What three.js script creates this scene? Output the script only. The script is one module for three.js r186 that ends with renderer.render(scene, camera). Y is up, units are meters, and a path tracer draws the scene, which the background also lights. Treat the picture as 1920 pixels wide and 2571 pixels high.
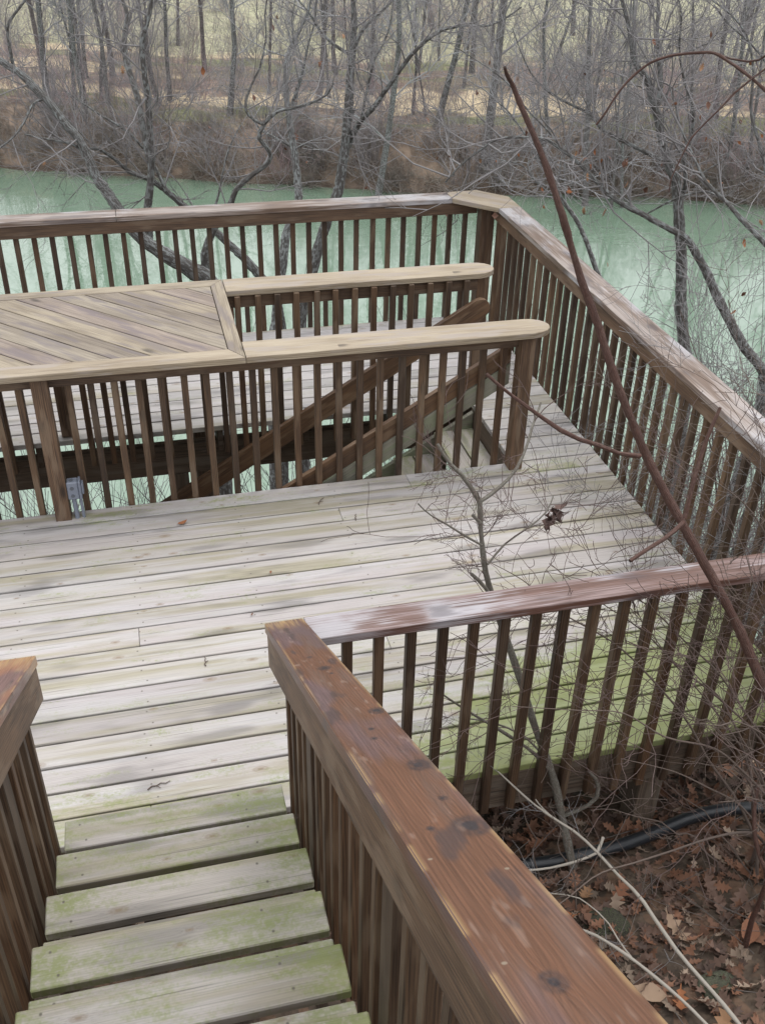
import * as THREE from 'three';
import { mergeGeometries } from 'three/addons/utils/BufferGeometryUtils.js';

// ───────── camera, sky, sun, exposure
const scene = new THREE.Scene();
const camera = new THREE.PerspectiveCamera(54.16, 764 / 1024, 0.05, 600);
camera.position.set(-2.8527, 3.3977, 5.2846);
camera.rotation.set(-0.5919, -0.25508, 0.02487, 'YXZ');
const renderer = new THREE.WebGLRenderer({ antialias: true });
renderer.toneMapping = THREE.LinearToneMapping;
renderer.toneMappingExposure = 1.38;
renderer.shadowMap.enabled = true;
{ // an even overcast sky, brighter overhead than at the horizon
  const w = 64, h = 32, d = new Float32Array(w * h * 4);
  for (let j = 0; j < h; j++) for (let i = 0; i < w; i++) {
    const el = ((j + 0.5) / h - 0.5) * Math.PI, s = Math.max(0, Math.sin(el)), k = 4 * (j * w + i), L = 0.6 + 0.95 * s;
    d[k] = L * 0.985; d[k + 1] = L * 1.0; d[k + 2] = L * 1.025; d[k + 3] = 1;
  }
  const t = new THREE.DataTexture(d, w, h, THREE.RGBAFormat, THREE.FloatType);
  t.mapping = THREE.EquirectangularReflectionMapping; t.magFilter = THREE.LinearFilter; t.minFilter = THREE.LinearFilter; t.needsUpdate = true;
  scene.background = t; scene.environment = t;
}
const sun = new THREE.DirectionalLight(new THREE.Color(1, 0.97, 0.92), 0.8);
sun.position.set(6, 22, -4); sun.castShadow = true; sun.shadow.radius = 34;
sun.shadow.camera.left = -20; sun.shadow.camera.right = 20; sun.shadow.camera.top = 20; sun.shadow.camera.bottom = -20; sun.shadow.camera.far = 80;
sun.shadow.mapSize.set(2048, 2048);
scene.add(sun);

// ───────── helpers
const V = (x, y, z) => new THREE.Vector3(x, y, z);
function rng(a) { return () => { a |= 0; a = (a + 0x6D2B79F5) | 0; let t = Math.imul(a ^ (a >>> 15), 1 | a); t = (t + Math.imul(t ^ (t >>> 7), 61 | t)) ^ t; return ((t ^ (t >>> 14)) >>> 0) / 4294967296; }; }
const clamp = (x, a = 0, b = 1) => x < a ? a : x > b ? b : x;
const smooth = (a, b, x) => { const t = clamp((x - a) / (b - a)); return t * t * (3 - 2 * t); };
const mix = (a, b, t) => a + (b - a) * t;
function hash(i, j, s) { let h = Math.imul(i, 374761393) ^ Math.imul(j, 668265263) ^ Math.imul(s, 2147483647 ^ 9176); h = Math.imul(h ^ (h >>> 13), 1274126177); h ^= h >>> 16; return (h >>> 0) / 4294967296; }
function vn(x, y, s = 0, px = 0, py = 0) { // value noise, periodic if px, py are given
  let i = Math.floor(x), j = Math.floor(y); const fx = x - i, fy = y - j, u = fx * fx * (3 - 2 * fx), v = fy * fy * (3 - 2 * fy);
  let i1 = i + 1, j1 = j + 1;
  if (px) { i = ((i % px) + px) % px; i1 = ((i1 % px) + px) % px; }
  if (py) { j = ((j % py) + py) % py; j1 = ((j1 % py) + py) % py; }
  const a = hash(i, j, s), b = hash(i1, j, s), c = hash(i, j1, s), d = hash(i1, j1, s);
  return a + (b - a) * u + (c - a) * v + (a - b - c + d) * u * v;
}
const fbm = (x, y, s, o = 3) => { let t = 0, a = 0.5, n = 0; for (let k = 0; k < o; k++) { t += a * vn(x, y, s + k * 17); n += a; a *= 0.5; x *= 2.03; y *= 2.03; } return t / n; };
const fbmp = (x, y, s, px, py, o = 3) => { let t = 0, a = 0.5, n = 0; for (let k = 0; k < o; k++) { t += a * vn(x, y, s + k * 17, px, py); n += a; a *= 0.5; x *= 2; y *= 2; px *= 2; py *= 2; } return t / n; };

const taken = {};
const numbered = (n) => { const k = taken[n] = (taken[n] ?? -1) + 1; return k ? n + '_' + String(k).padStart(3, '0') : n; };
function tag(o, label, category, group, kind) { if (label) o.userData.label = label; if (category) o.userData.category = category; if (group) o.userData.group = group; if (kind) o.userData.kind = kind; return o; }
function thing(name, label, category, group, pos = [0, 0, 0]) { const g = new THREE.Group(); g.name = numbered(name); g.position.set(...pos); scene.add(g); return tag(g, label, category, group); }
function mesh(name, geo, mat, parent = scene) { const m = new THREE.Mesh(geo, mat); m.name = parent === scene ? numbered(name) : name; m.castShadow = m.receiveShadow = true; parent.add(m); return m; }

// texture from a per-pixel function: fn(u, v, out) fills out = [r, g, b, height, roughness] (linear colour)
const S8 = new Uint8Array(4096); for (let i = 0; i < 4096; i++) { const c = i / 4095; S8[i] = Math.round(255 * (c <= 0.0031308 ? 12.92 * c : 1.055 * c ** (1 / 2.4) - 0.055)); }
function paint(w, h, fn, { bump = true, rough = false, clampEdge = false } = {}) {
  const c = new Uint8Array(w * h * 4), b = bump ? new Uint8Array(w * h * 4) : null, r = rough ? new Uint8Array(w * h * 4) : null, o = [0, 0, 0, 0.5, 0.7];
  for (let j = 0; j < h; j++) for (let i = 0; i < w; i++) {
    fn((i + 0.5) / w, (j + 0.5) / h, o); const k = 4 * (j * w + i);
    for (let m = 0; m < 3; m++) c[k + m] = S8[(clamp(o[m]) * 4095) | 0]; c[k + 3] = 255;
    if (b) { b[k] = b[k + 1] = b[k + 2] = clamp(o[3]) * 255; b[k + 3] = 255; }
    if (r) { r[k] = r[k + 1] = r[k + 2] = clamp(o[4]) * 255; r[k + 3] = 255; }
  }
  const mk = (d, srgb) => { if (!d) return null; const t = new THREE.DataTexture(d, w, h, THREE.RGBAFormat); t.magFilter = THREE.LinearFilter; t.minFilter = THREE.LinearMipmapLinearFilter; t.generateMipmaps = true; t.wrapS = t.wrapT = clampEdge ? THREE.ClampToEdgeWrapping : THREE.RepeatWrapping; if (srgb) t.colorSpace = THREE.SRGBColorSpace; t.needsUpdate = true; return t; };
  return { map: mk(c, true), bumpMap: mk(b), roughnessMap: mk(r) };
}
function mat(t, o = {}, rep) {
  const m = new THREE.MeshStandardMaterial({ roughness: 0.75, metalness: 0 });
  for (const k of ['map', 'bumpMap', 'roughnessMap']) if (t && t[k]) { m[k] = t[k]; if (rep) t[k].repeat.set(...rep); }
  if (m.bumpMap) m.bumpScale = 0.002;
  if (m.roughnessMap) m.roughness = 1;
  for (const k in o) if (k === 'color') m.color.setRGB(...o[k]); else m[k] = o[k];
  return m;
}
const tinted = (m, rgb) => { const c = m.clone(); c.color.setRGB(...rgb); return c; };

// geometry: chamfered box, 44 triangles, uv in metres with u along the grain axis
function block(sx, sy, sz, { c = 0.003, axis = 'x', ou = 0, ov = 0, uv = null } = {}) {
  const h = [sx / 2, sy / 2, sz / 2], P = [], N = [], U = [], A = { x: 0, y: 1, z: 2 }[axis];
  const pt = (s, k) => [0, 1, 2].map((m) => s[m] * (m === k ? h[m] : h[m] - c));
  const tri = (a, b, d) => {
    const e1 = b.map((v, i) => v - a[i]), e2 = d.map((v, i) => v - a[i]);
    let n = [e1[1] * e2[2] - e1[2] * e2[1], e1[2] * e2[0] - e1[0] * e2[2], e1[0] * e2[1] - e1[1] * e2[0]];
    const mid = [0, 1, 2].map((i) => (a[i] + b[i] + d[i]) / 3), l = Math.hypot(...n) || 1; n = n.map((v) => v / l);
    let q = [a, b, d]; if (n[0] * mid[0] + n[1] * mid[1] + n[2] * mid[2] < 0) { q = [a, d, b]; n = n.map((v) => -v); }
    let dom = 0; for (let i = 1; i < 3; i++) if (Math.abs(n[i]) > Math.abs(n[dom]) + 1e-4) dom = i;
    for (const p of q) {
      P.push(...p); N.push(...n);
      if (uv) U.push(...uv(p, n)); else if (dom === A) U.push(ou + p[(A + 1) % 3] * 0.3, ov + p[(A + 2) % 3]);
      else { const o = 3 - A - dom; U.push(ou + p[A], ov + p[o] + dom * 0.071 + (n[dom] > 0 ? 0.17 : 0)); }
    }
  };
  const quad = (a, b, d, e) => { tri(a, b, d); tri(a, d, e); };
  for (let k = 0; k < 3; k++) for (const s of [-1, 1]) { // faces
    const [i, j] = [(k + 1) % 3, (k + 2) % 3], f = (a, b) => { const q = [0, 0, 0]; q[k] = s; q[i] = a; q[j] = b; return pt(q, k); };
    quad(f(-1, -1), f(1, -1), f(1, 1), f(-1, 1));
  }
  for (let k = 0; k < 3; k++) for (const a of [-1, 1]) for (const b of [-1, 1]) { // edges along k
    const [i, j] = [(k + 1) % 3, (k + 2) % 3], f = (t, w) => { const q = [0, 0, 0]; q[k] = t; q[i] = a; q[j] = b; return pt(q, w); };
    quad(f(-1, i), f(1, i), f(1, j), f(-1, j));
  }
  for (const a of [-1, 1]) for (const b of [-1, 1]) for (const d of [-1, 1]) tri(pt([a, b, d], 0), pt([a, b, d], 1), pt([a, b, d], 2));
  return geo(P, N, U);
}
function geo(P, N, U, I) { const g = new THREE.BufferGeometry(); g.setAttribute('position', new THREE.Float32BufferAttribute(P, 3)); if (N) g.setAttribute('normal', new THREE.Float32BufferAttribute(N, 3)); if (U) g.setAttribute('uv', new THREE.Float32BufferAttribute(U, 2)); if (I) g.setIndex(I); if (!N) g.computeVertexNormals(); return g; }
// a board with faces between two corners; returns [geometry, centre]
const between = (x0, x1, y0, y1, z0, z1, o) => [block(x1 - x0, y1 - y0, z1 - z0, o), [(x0 + x1) / 2, (y0 + y1) / 2, (z0 + z1) / 2]];
function board(name, b, m, parent, o) { const [g, c] = between(...b, o); const q = mesh(name, g, m, parent); q.position.set(...c); return q; }
// a flat polygon [a, b] given thickness along an axis: 'y' lays it in x, z; 'x' in z, y; 'z' in x, y
function slab(pts, t0, t1, axis, uv, bevel = 0.003) {
  const s = new THREE.Shape(pts.map((p) => new THREE.Vector2(...p)));
  let g = new THREE.ExtrudeGeometry(s, { depth: t1 - t0 - 2 * bevel, bevelEnabled: bevel > 0, bevelThickness: bevel, bevelSize: bevel, bevelOffset: -bevel, bevelSegments: 1, curveSegments: 8 });
  g.translate(0, 0, t0 + bevel);
  const p = g.attributes.position, q = new Float32Array(p.count * 3);
  for (let i = 0; i < p.count; i++) { const a = p.getX(i), b = p.getY(i), t = p.getZ(i); q.set(axis === 'y' ? [a, t, b] : axis === 'x' ? [t, b, a] : [a, b, t], 3 * i); }
  if (axis !== 'z') for (let i = 0; i < p.count; i += 3) for (let m = 0; m < 3; m++) { const v = q[3 * (i + 1) + m]; q[3 * (i + 1) + m] = q[3 * (i + 2) + m]; q[3 * (i + 2) + m] = v; }
  const r = new THREE.BufferGeometry(); r.setAttribute('position', new THREE.BufferAttribute(q, 3)); r.computeVertexNormals();
  const n = r.attributes.normal, U = []; for (let i = 0; i < p.count; i++) U.push(...uv(q[3 * i], q[3 * i + 1], q[3 * i + 2], n.getX(i), n.getY(i), n.getZ(i)));
  r.setAttribute('uv', new THREE.Float32BufferAttribute(U, 2)); return r;
}
// round tapered tubes gathered into one geometry
class Tubes {
  constructor() { this.P = []; this.N = []; this.U = []; this.I = []; }
  add(pts, rad, sides = 5, cap = false) {
    const n = pts.length, base = this.P.length / 3; let up = V(0.3, 0.9, 0.31), len = 0; const t = V(), a = V(), b = V();
    for (let i = 0; i < n; i++) {
      t.copy(pts[Math.min(n - 1, i + 1)]).sub(pts[Math.max(0, i - 1)]); if (t.lengthSq() < 1e-12) t.set(0, 1, 0); t.normalize();
      a.copy(up).addScaledVector(t, -up.dot(t)); if (a.lengthSq() < 1e-4) a.set(t.y, -t.x, 0.2).addScaledVector(t, -(t.y * t.x - t.x * t.y + 0.2 * t.z)); a.normalize(); up.copy(a); b.crossVectors(t, a);
      if (i) len += pts[i].distanceTo(pts[i - 1]);
      for (let k = 0; k <= sides; k++) {
        const w = 2 * Math.PI * k / sides, c = Math.cos(w), s = Math.sin(w), nx = a.x * c + b.x * s, ny = a.y * c + b.y * s, nz = a.z * c + b.z * s, r = rad[i];
        this.P.push(pts[i].x + nx * r, pts[i].y + ny * r, pts[i].z + nz * r); this.N.push(nx, ny, nz); this.U.push(len, k / sides * 6.283 * Math.max(rad[0], 0.01));
      }
    }
    const q = sides + 1;
    for (let i = 0; i < n - 1; i++) for (let k = 0; k < sides; k++) { const x = base + i * q + k; this.I.push(x, x + 1, x + q, x + 1, x + q + 1, x + q); }
    if (cap) for (const e of [0, n - 1]) { const c = this.P.length / 3; this.P.push(pts[e].x, pts[e].y, pts[e].z); t.copy(pts[e]).sub(pts[e ? e - 1 : 1]).normalize(); this.N.push(t.x, t.y, t.z); this.U.push(0, 0); for (let k = 0; k < sides; k++) { const x = base + e * q + k; e ? this.I.push(c, x, x + 1) : this.I.push(c, x + 1, x); } }
  }
  geo() { return geo(this.P, this.N, this.U, this.I); }
}
const smoothPath = (pts, rad, step) => { // Catmull-Rom resampling
  const c = new THREE.CatmullRomCurve3(pts, false, 'centripetal'), n = Math.max(pts.length, Math.ceil(c.getLength() / step)), P = [], R = [];
  for (let i = 0; i <= n; i++) { const t = i / n, f = t * (pts.length - 1), k = Math.min(pts.length - 2, Math.floor(f)); P.push(c.getPoint(t)); R.push(mix(rad[k], rad[k + 1], f - k)); }
  return [P, R];
};

// ───────── materials: what the surfaces are made of
const PITCH = 0.146;
const CUTS = Array.from({ length: 17 }, (_, k) => k === 0 ? -1.33 : [-3.06, null, -1.83, null, null, null, null, -4.27][(k * 5) % 8]); // where boards of the main floor butt
const gOut = [0, 0, 0]; // late wood, knot, fibre
function grain(L, v, seed, knots, ring = 190, kl = 2.3) {
  let ph = 0, kn = 0;
  if (knots) for (const k of knots) { const dx = (L - k[0]) / (k[2] * kl), dv = (v - k[1]) / k[2], d = Math.sqrt(dx * dx + dv * dv); if (d < 5) { ph += 3.2 * Math.exp(-d * 0.9) * (dv > 0 ? 1 : -1); if (d < 2.2) kn = Math.max(kn, (1 - smooth(0.35, 1.25, d)) * (0.75 + 0.25 * Math.sin(d * 9))); } }
  const w = vn(L * 0.45, v * 5, seed) * 9 + vn(L * 2.1, v * 14, seed + 5) * 1.1;
  const t = v * ring + w + ph, f = t - Math.floor(t);
  gOut[0] = f < 0.72 ? f / 0.72 : 1 - (f - 0.72) / 0.28; gOut[0] *= gOut[0];
  gOut[1] = kn; gOut[2] = vn(L * 11, v * 950, seed + 9) * 0.6 + vn(L * 3, v * 420, seed + 11) * 0.4;
  return gOut;
}
const knotsFor = (seed, n, L0, L1, w) => { const r = rng(seed), a = []; for (let i = 0; i < n; i++) a.push([mix(L0, L1, r()), mix(0.015, w - 0.015, r()), 0.006 + 0.011 * r()]); return a; };

// weathered decking, one painted strip for each board row; x along u, rows along v
function deckMap(w, h, x0, len, rows, seed, o) {
  const R = rng(seed), B = [];
  for (let i = 0; i < rows; i++) B.push({ k: knotsFor(seed * 31 + i, o.knots ?? 4 + (R() * 5 | 0), x0, x0 + len, 0.14), warm: R(), val: 0.86 + 0.26 * R(), pink: R(), s: (R() * 1e5) | 0, cut: o.cuts?.[i] ?? 99 });
  return paint(w, h, (u, v, out) => {
    const x = x0 + u * len, zz = v * rows, i = Math.min(rows - 1, zz | 0), b = B[i], y = (zz - i) * PITCH, s = b.s + (x > b.cut ? 77 : 0), z = i * PITCH + y;
    const g = grain(x, y, s, b.k, 120 + 90 * b.warm);
    const stain = smooth(0.42, 0.78, vn(x * 0.9, y * 17, s + 1) * 0.66 + vn(x * 3.4, y * 44, s + 2) * 0.34); // yellow-brown weathering drawn along the grain
    const grey = smooth(0.45, 0.8, vn(x * 0.9, y * 16, s + 3) * 0.7 + vn(x * 7, y * 90, s + 4) * 0.3 + (o.grey ?? 0));
    let r = mix(0.50, 0.475, b.pink), gg = mix(0.465, 0.43, b.pink), bb = mix(0.425, 0.425, b.pink);
    r = mix(r, 0.335, stain * 0.68); gg = mix(gg, 0.3, stain * 0.68); bb = mix(bb, 0.19, stain * 0.68);
    r = mix(r, 0.53, grey * 0.6); gg = mix(gg, 0.51, grey * 0.6); bb = mix(bb, 0.51, grey * 0.6);
    const check = smooth(0.86, 0.93, vn(x * 1.7, y * 520, s + 60)) * smooth(0.45, 0.6, vn(x * 0.8, y * 30, s + 61));
    let m = 0.84 * b.val * (1 - 0.2 * g[0]) * (0.84 + 0.32 * g[2]) * (1 - 0.5 * check) * (0.94 + 0.12 * vn(x * 0.5, i * 3.1, seed));
    const dirt = smooth(0.56, 0.8, fbm(x * 2.6, z * 13, seed + 40)); m *= 1 - 0.36 * dirt;
    r *= m; gg *= m; bb *= m;
    const k = g[1]; r = mix(r, 0.19, k * 0.75); gg = mix(gg, 0.13, k * 0.75); bb = mix(bb, 0.075, k * 0.75);
    // algae: matter in blotches and streaks, thick where o.algae says it grows
    const a0 = o.algae(x, z, y, i), sp = vn(x * 70, z * 110, seed + 52) * 0.5 + vn(x * 190, z * 260, seed + 53) * 0.5, an = vn(x * 4, z * 14, seed + 50) * 0.36 + vn(x * 13, z * 48, seed + 51) * 0.3 + sp * 0.34;
    const al = smooth(0.66 - a0 * 0.75, 1.14 - a0 * 0.75, an + 0.06) * 0.8 * (0.45 + 0.55 * smooth(0.2, 0.7, sp + a0 * 0.4));
    r = mix(r, 0.145 + r * 0.16, al); gg = mix(gg, 0.175 + gg * 0.19, al); bb = mix(bb, 0.04 + bb * 0.1, al);
    const nx = ((x - o.nail0) / 0.61); const fx = (nx - Math.round(nx)) * 0.61 + (hash(i, Math.round(nx), seed) - 0.5) * 0.03; // nail heads, two to a joist
    for (const ny of [0.032, 0.108]) { const d = Math.hypot(fx - (ny > 0.07 ? 0.012 : -0.012), y - ny - (hash(i, Math.round(nx), seed + 7) - 0.5) * 0.012); if (d < 0.009) { const q = 0.9 * (1 - smooth(0.0025, 0.006, d)); r = mix(r, 0.10, q); gg = mix(gg, 0.085, q); bb = mix(bb, 0.07, q); } }
    out[0] = r; out[1] = gg; out[2] = bb; out[3] = 0.62 - 0.3 * g[0] - 0.25 * g[2] - 0.2 * k;
  }, { clampEdge: false });
}
const DECK_X0 = -5.2, DECK_L = 5.2;
const deckTex = deckMap(2048, 1024, DECK_X0, DECK_L, 17, 11, {
  nail0: -2.44, cuts: CUTS,
  algae: (x, z) => 0.03 + 0.92 * smooth(1.45, 2.4, z + 0.32 * (x + 1.4)) * smooth(-2.5, -1.2, x) + 0.22 * smooth(2.0, 2.4, z) + 0.16 * (z < 0.16 ? 1 : 0),
});
const farTex = deckMap(1024, 768, -5.2, 5.2, 17, 23, { nail0: -2.2, grey: 0.3, algae: () => 0.02 });
const treadTex = deckMap(768, 1024, -3.379, 0.856, 20, 37, {
  nail0: -3.3, knots: 2, algae: (x, z, y, i) => 0.26 + 0.3 * smooth(-2.95, -2.5, x) * (i > 14 ? 0.5 : 1) + 0.2 * smooth(-3.2, -3.38, x),
});
const deckMat = mat(deckTex, { roughness: 0.62, bumpScale: 0.0022 });
const farMat = mat(farTex, { roughness: 0.5, bumpScale: 0.0022 });
const treadMat = mat(treadTex, { roughness: 0.62, color: [0.82, 0.81, 0.78], bumpScale: 0.002 });

// stained lumber, 2 m by 0.5 m, repeating
const lumber = (seed, light, dark, ring, o = {}) => paint(1024, 512, (u, v, out) => {
  const L = u * 2, y = v * 0.5;
  const w = vn(u * 2, v * 4, seed, 2, 4) * 7 + vn(u * 8, v * 12, seed + 1, 8, 12) * 1.3, t = v * ring + w, f = t - Math.floor(t), late = f < 0.75 ? f / 0.75 : (1 - f) / 0.25;
  const fib = vn(u * 24, v * 440, seed + 2, 24, 440) * 0.6 + vn(u * 8, v * 160, seed + 3, 8, 160) * 0.4, blot = fbmp(u * 6, v * 8, seed + 4, 6, 8, 4), worn = smooth(0.5, 0.72, fbmp(u * 9, v * 14, seed + 6, 9, 14, 4));
  let k = clamp(late * late * 0.6 + (fib - 0.5) * 1.35 + (blot - 0.5) * 1.2 + 0.26);
  const check = smooth(0.85, 0.92, vn(u * 5, v * 240, seed + 12, 5, 240)) * smooth(0.45, 0.6, vn(u * 3, v * 20, seed + 13, 3, 20)), knot = Math.max(0, 1 - 26 * Math.hypot((u - hash(7, 1, seed)) * 2 / 2, (v - hash(7, 2, seed)) * 0.5), 1 - 30 * Math.hypot((u - hash(8, 1, seed)) * 2 / 2, (v - hash(8, 2, seed)) * 0.5)); k = clamp(k + 0.5 * knot);
  for (let m = 0; m < 3; m++) { out[m] = mix(light[m], dark[m], k) * (1 - 0.6 * check) * (1 - 0.5 * smooth(0.2, 0.8, knot)); if (o.worn) out[m] = mix(out[m], o.worn[m], worn * (o.amount ?? 0.6)); }
  out[3] = 0.6 - 0.25 * late - 0.3 * fib - 0.4 * check; out[4] = (o.rough ?? 0.7) - 0.12 * worn;
}, { rough: false });
const REP = [0.5, 2];
const railTex = lumber(101, [0.125, 0.074, 0.043], [0.04, 0.023, 0.015], 60, { worn: [0.17, 0.122, 0.085], amount: 0.55 });
const rail = mat(railTex, { roughness: 0.6 }, REP);
const railWorn = tinted(rail, [1.3, 1.3, 1.28]);
const balMats = [[0.85, 0.84, 0.8], [0.6, 0.58, 0.56], [1.05, 1.05, 1.0], [0.95, 0.86, 0.76], [0.72, 0.73, 0.72]].map((c) => tinted(rail, c));
const balGrey = [[1.0, 1.02, 1.0], [0.8, 0.8, 0.78], [1.25, 1.27, 1.22], [1.05, 0.98, 0.88], [0.65, 0.66, 0.66]].map((c) => tinted(rail, c));
const frameMat = mat(lumber(131, [0.135, 0.097, 0.068], [0.065, 0.046, 0.033], 40, { worn: [0.17, 0.14, 0.11], amount: 0.5 }), { roughness: 0.8 }, REP);
const goldTex = lumber(151, [0.38, 0.318, 0.235], [0.21, 0.16, 0.108], 70, { worn: [0.30, 0.255, 0.222], amount: 0.75 });
const gold = mat(goldTex, { roughness: 0.6 }, REP);
const tableTex = lumber(171, [0.31, 0.265, 0.205], [0.13, 0.102, 0.075], 80, { worn: [0.155, 0.13, 0.125], amount: 0.8 });
const tableMats = [[1, 1, 1], [0.86, 0.84, 0.84], [1.1, 1.08, 1.02], [0.95, 0.9, 0.95]].map((c) => tinted(mat(tableTex, { roughness: 0.6 }, REP), c));
const greyWood = mat(lumber(191, [0.26, 0.25, 0.2], [0.14, 0.13, 0.1], 60, { worn: [0.2, 0.23, 0.14], amount: 0.6 }), { roughness: 0.75 }, REP);
// cap boards of the deck railings: red stain wearing off, pale sky sheen of the wet patches painted into the colour
const capTex = (seed, base, bare, paintedSheen) => paint(1024, 256, (u, v, out) => { // 4 m by 0.4 m
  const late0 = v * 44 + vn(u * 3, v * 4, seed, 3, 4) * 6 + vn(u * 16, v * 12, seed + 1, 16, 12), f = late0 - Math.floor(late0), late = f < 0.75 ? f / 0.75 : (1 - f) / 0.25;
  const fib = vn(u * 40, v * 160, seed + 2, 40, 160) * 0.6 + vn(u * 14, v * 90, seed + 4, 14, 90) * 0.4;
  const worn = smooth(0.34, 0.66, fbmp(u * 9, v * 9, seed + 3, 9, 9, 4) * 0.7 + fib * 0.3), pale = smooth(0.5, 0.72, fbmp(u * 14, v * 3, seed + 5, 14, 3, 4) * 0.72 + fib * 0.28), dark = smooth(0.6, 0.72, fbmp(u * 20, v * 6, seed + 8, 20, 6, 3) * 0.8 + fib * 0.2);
  for (let m = 0; m < 3; m++) { let c = base[m] * (1 - 0.35 * late * late) * (0.6 + 0.8 * fib); c = mix(c, bare[m] * (0.72 + 0.56 * fib), worn * 0.8); c = mix(c, [0.46, 0.465, 0.5][m], pale * paintedSheen); c = mix(c, [0.06, 0.048, 0.055][m], dark * 0.55); out[m] = c; }
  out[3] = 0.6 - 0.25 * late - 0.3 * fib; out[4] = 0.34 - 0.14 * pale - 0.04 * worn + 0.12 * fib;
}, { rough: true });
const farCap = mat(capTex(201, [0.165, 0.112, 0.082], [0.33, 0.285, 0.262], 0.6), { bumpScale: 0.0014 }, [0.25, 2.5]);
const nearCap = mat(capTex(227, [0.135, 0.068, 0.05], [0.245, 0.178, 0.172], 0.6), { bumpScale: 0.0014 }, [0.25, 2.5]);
// the stair rail caps, close to the viewer: red-brown stained pine with knots
const stairKnots = [[0.695, 0.065, 0.006], [0.869, 0.082, 0.013], [0.946, 0.089, 0.005], [1.392, 0.121, 0.014], [1.602, 0.07, 0.006], [1.53, 0.079, 0.005], [1.816, 0.112, 0.016], [2.008, 0.106, 0.006], [2.146, 0.113, 0.021], [2.128, 0.051, 0.005], [2.62, 0.062, 0.012]].map(([l, v, r]) => [l, v, r * 1.5]);
const stairCapTex = (seed, base, lightc, w = 2048) => paint(w, 512, (u, v, out) => { // 3.2 m by 0.45 m
  const L = u * 3.2, y = v * 0.45, crack = smooth(0.84, 0.91, vn(L * 1.6, y * 420, seed + 21)) * smooth(0.5, 0.62, vn(L * 1.1, y * 26, seed + 22)), g = grain(L, y, seed, stairKnots, 105, 1.5), fade = smooth(0.45, 0.75, fbm(L * 4, y * 26, seed + 3, 4)), scuff = smooth(0.68, 0.84, fbm(L * 14, y * 60, seed + 7, 3)), purple = smooth(0.44, 0.7, fbm(L * 2.6, y * 11, seed + 9, 4));
  const soot = smooth(0.63, 0.74, fbm(L * 5, y * 17, seed + 33, 4));
  const endWear = smooth(0.22, 0.02, L) * vn(L * 9, y * 240, seed + 12) + 0.75 * (y < 0.15 ? smooth(0.012, 0.0, Math.min(y, 0.142 - y)) : 0) * smooth(0.25, 0.7, vn(L * 20, 3, seed + 13));
  for (let m = 0; m < 3; m++) {
    let c = mix(base[m], base[m] * 0.42, g[0] * (0.35 + 0.5 * fade)) * (0.62 + 0.76 * g[2]) * (1 - 0.6 * crack); c = mix(c, lightc[m] * (0.85 + 0.3 * g[2]), fade * 0.55); c = mix(c, [0.115, 0.078, 0.086][m] * (0.6 + 0.8 * g[2]), purple * 0.7);
    c = mix(c, [0.36, 0.27, 0.22][m], scuff * 0.22); c = mix(c, [0.42, 0.28, 0.13][m], clamp(endWear) * 0.8); c = mix(c, [0.03, 0.022, 0.024][m], clamp(g[1] * (0.75 + 0.9 * vn(L * 60, y * 110, seed + 30)))); c = mix(c, [0.05, 0.034, 0.034][m], soot * 0.7); out[m] = c;
  }
  for (const n of [[0.06, 0.04], [0.06, 0.11], [2.24, 0.02], [2.56, 0.024], [2.32, 0.113]]) { const d = Math.hypot(L - n[0], y - n[1]); if (d < 0.006) { const q = 0.8 * (1 - smooth(0.0025, 0.005, d)); out[0] = mix(out[0], 0.25, q); out[1] = mix(out[1], 0.2, q); out[2] = mix(out[2], 0.15, q); } }
  out[3] = 0.65 - 0.3 * g[0] - 0.25 * g[2] - 0.2 * g[1] - 0.3 * crack; out[4] = 0.36 + 0.16 * g[2] - 0.1 * fade + 0.1 * scuff;
}, { rough: true });
const stairCap = mat(stairCapTex(301, [0.13, 0.058, 0.031], [0.15, 0.1, 0.083]), { bumpScale: 0.0013 }, [1 / 3.2, 1 / 0.45]);
const stairCapLeft = mat(stairCapTex(331, [0.27, 0.13, 0.08], [0.40, 0.27, 0.17], 1024), { bumpScale: 0.0013 }, [1 / 3.2, 1 / 0.45]);

const barkTex = (seed, base, dark, lichen, amt) => paint(512, 256, (u, v, out) => { // 2 m along by 0.4 m round
  const a = fbmp(u * 30, v * 24, seed, 30, 24, 3), ridg = Math.abs(vn(u * 14, v * 40, seed + 3, 14, 40) - 0.5) * 2, l = smooth(0.44, 0.64, fbmp(u * 70, v * 16, seed + 6, 70, 16, 4)) * amt * (0.55 + 0.45 * smooth(0.35, 0.65, fbmp(u * 8, v * 3, seed + 8, 8, 3, 2)));
  for (let m = 0; m < 3; m++) out[m] = mix(mix(dark[m], base[m], 0.25 + 0.75 * a) * (0.7 + 0.4 * ridg), lichen[m] * (0.8 + 0.4 * a), l);
  out[3] = 0.3 + 0.5 * ridg + 0.2 * a;
});
const barkRep = [0.5, 2.5];
const bark = mat(barkTex(401, [0.15, 0.142, 0.135], [0.06, 0.053, 0.048], [0.31, 0.335, 0.335], 0.7), { roughness: 0.95, bumpScale: 0.006 }, barkRep);
const barkPale = mat(barkTex(411, [0.2, 0.195, 0.19], [0.1, 0.09, 0.085], [0.4, 0.43, 0.43], 0.85), { roughness: 0.95, bumpScale: 0.005 }, barkRep);
const barkFar = mat(barkTex(421, [0.17, 0.152, 0.15], [0.09, 0.08, 0.078], [0.27, 0.27, 0.27], 0.5), { roughness: 1, bumpScale: 0.006 }, barkRep);
const caneMat = mat(barkTex(431, [0.105, 0.044, 0.03], [0.04, 0.019, 0.014], [0.15, 0.095, 0.075], 0.35), { roughness: 0.7, bumpScale: 0.004 }, [2, 10]);
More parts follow.
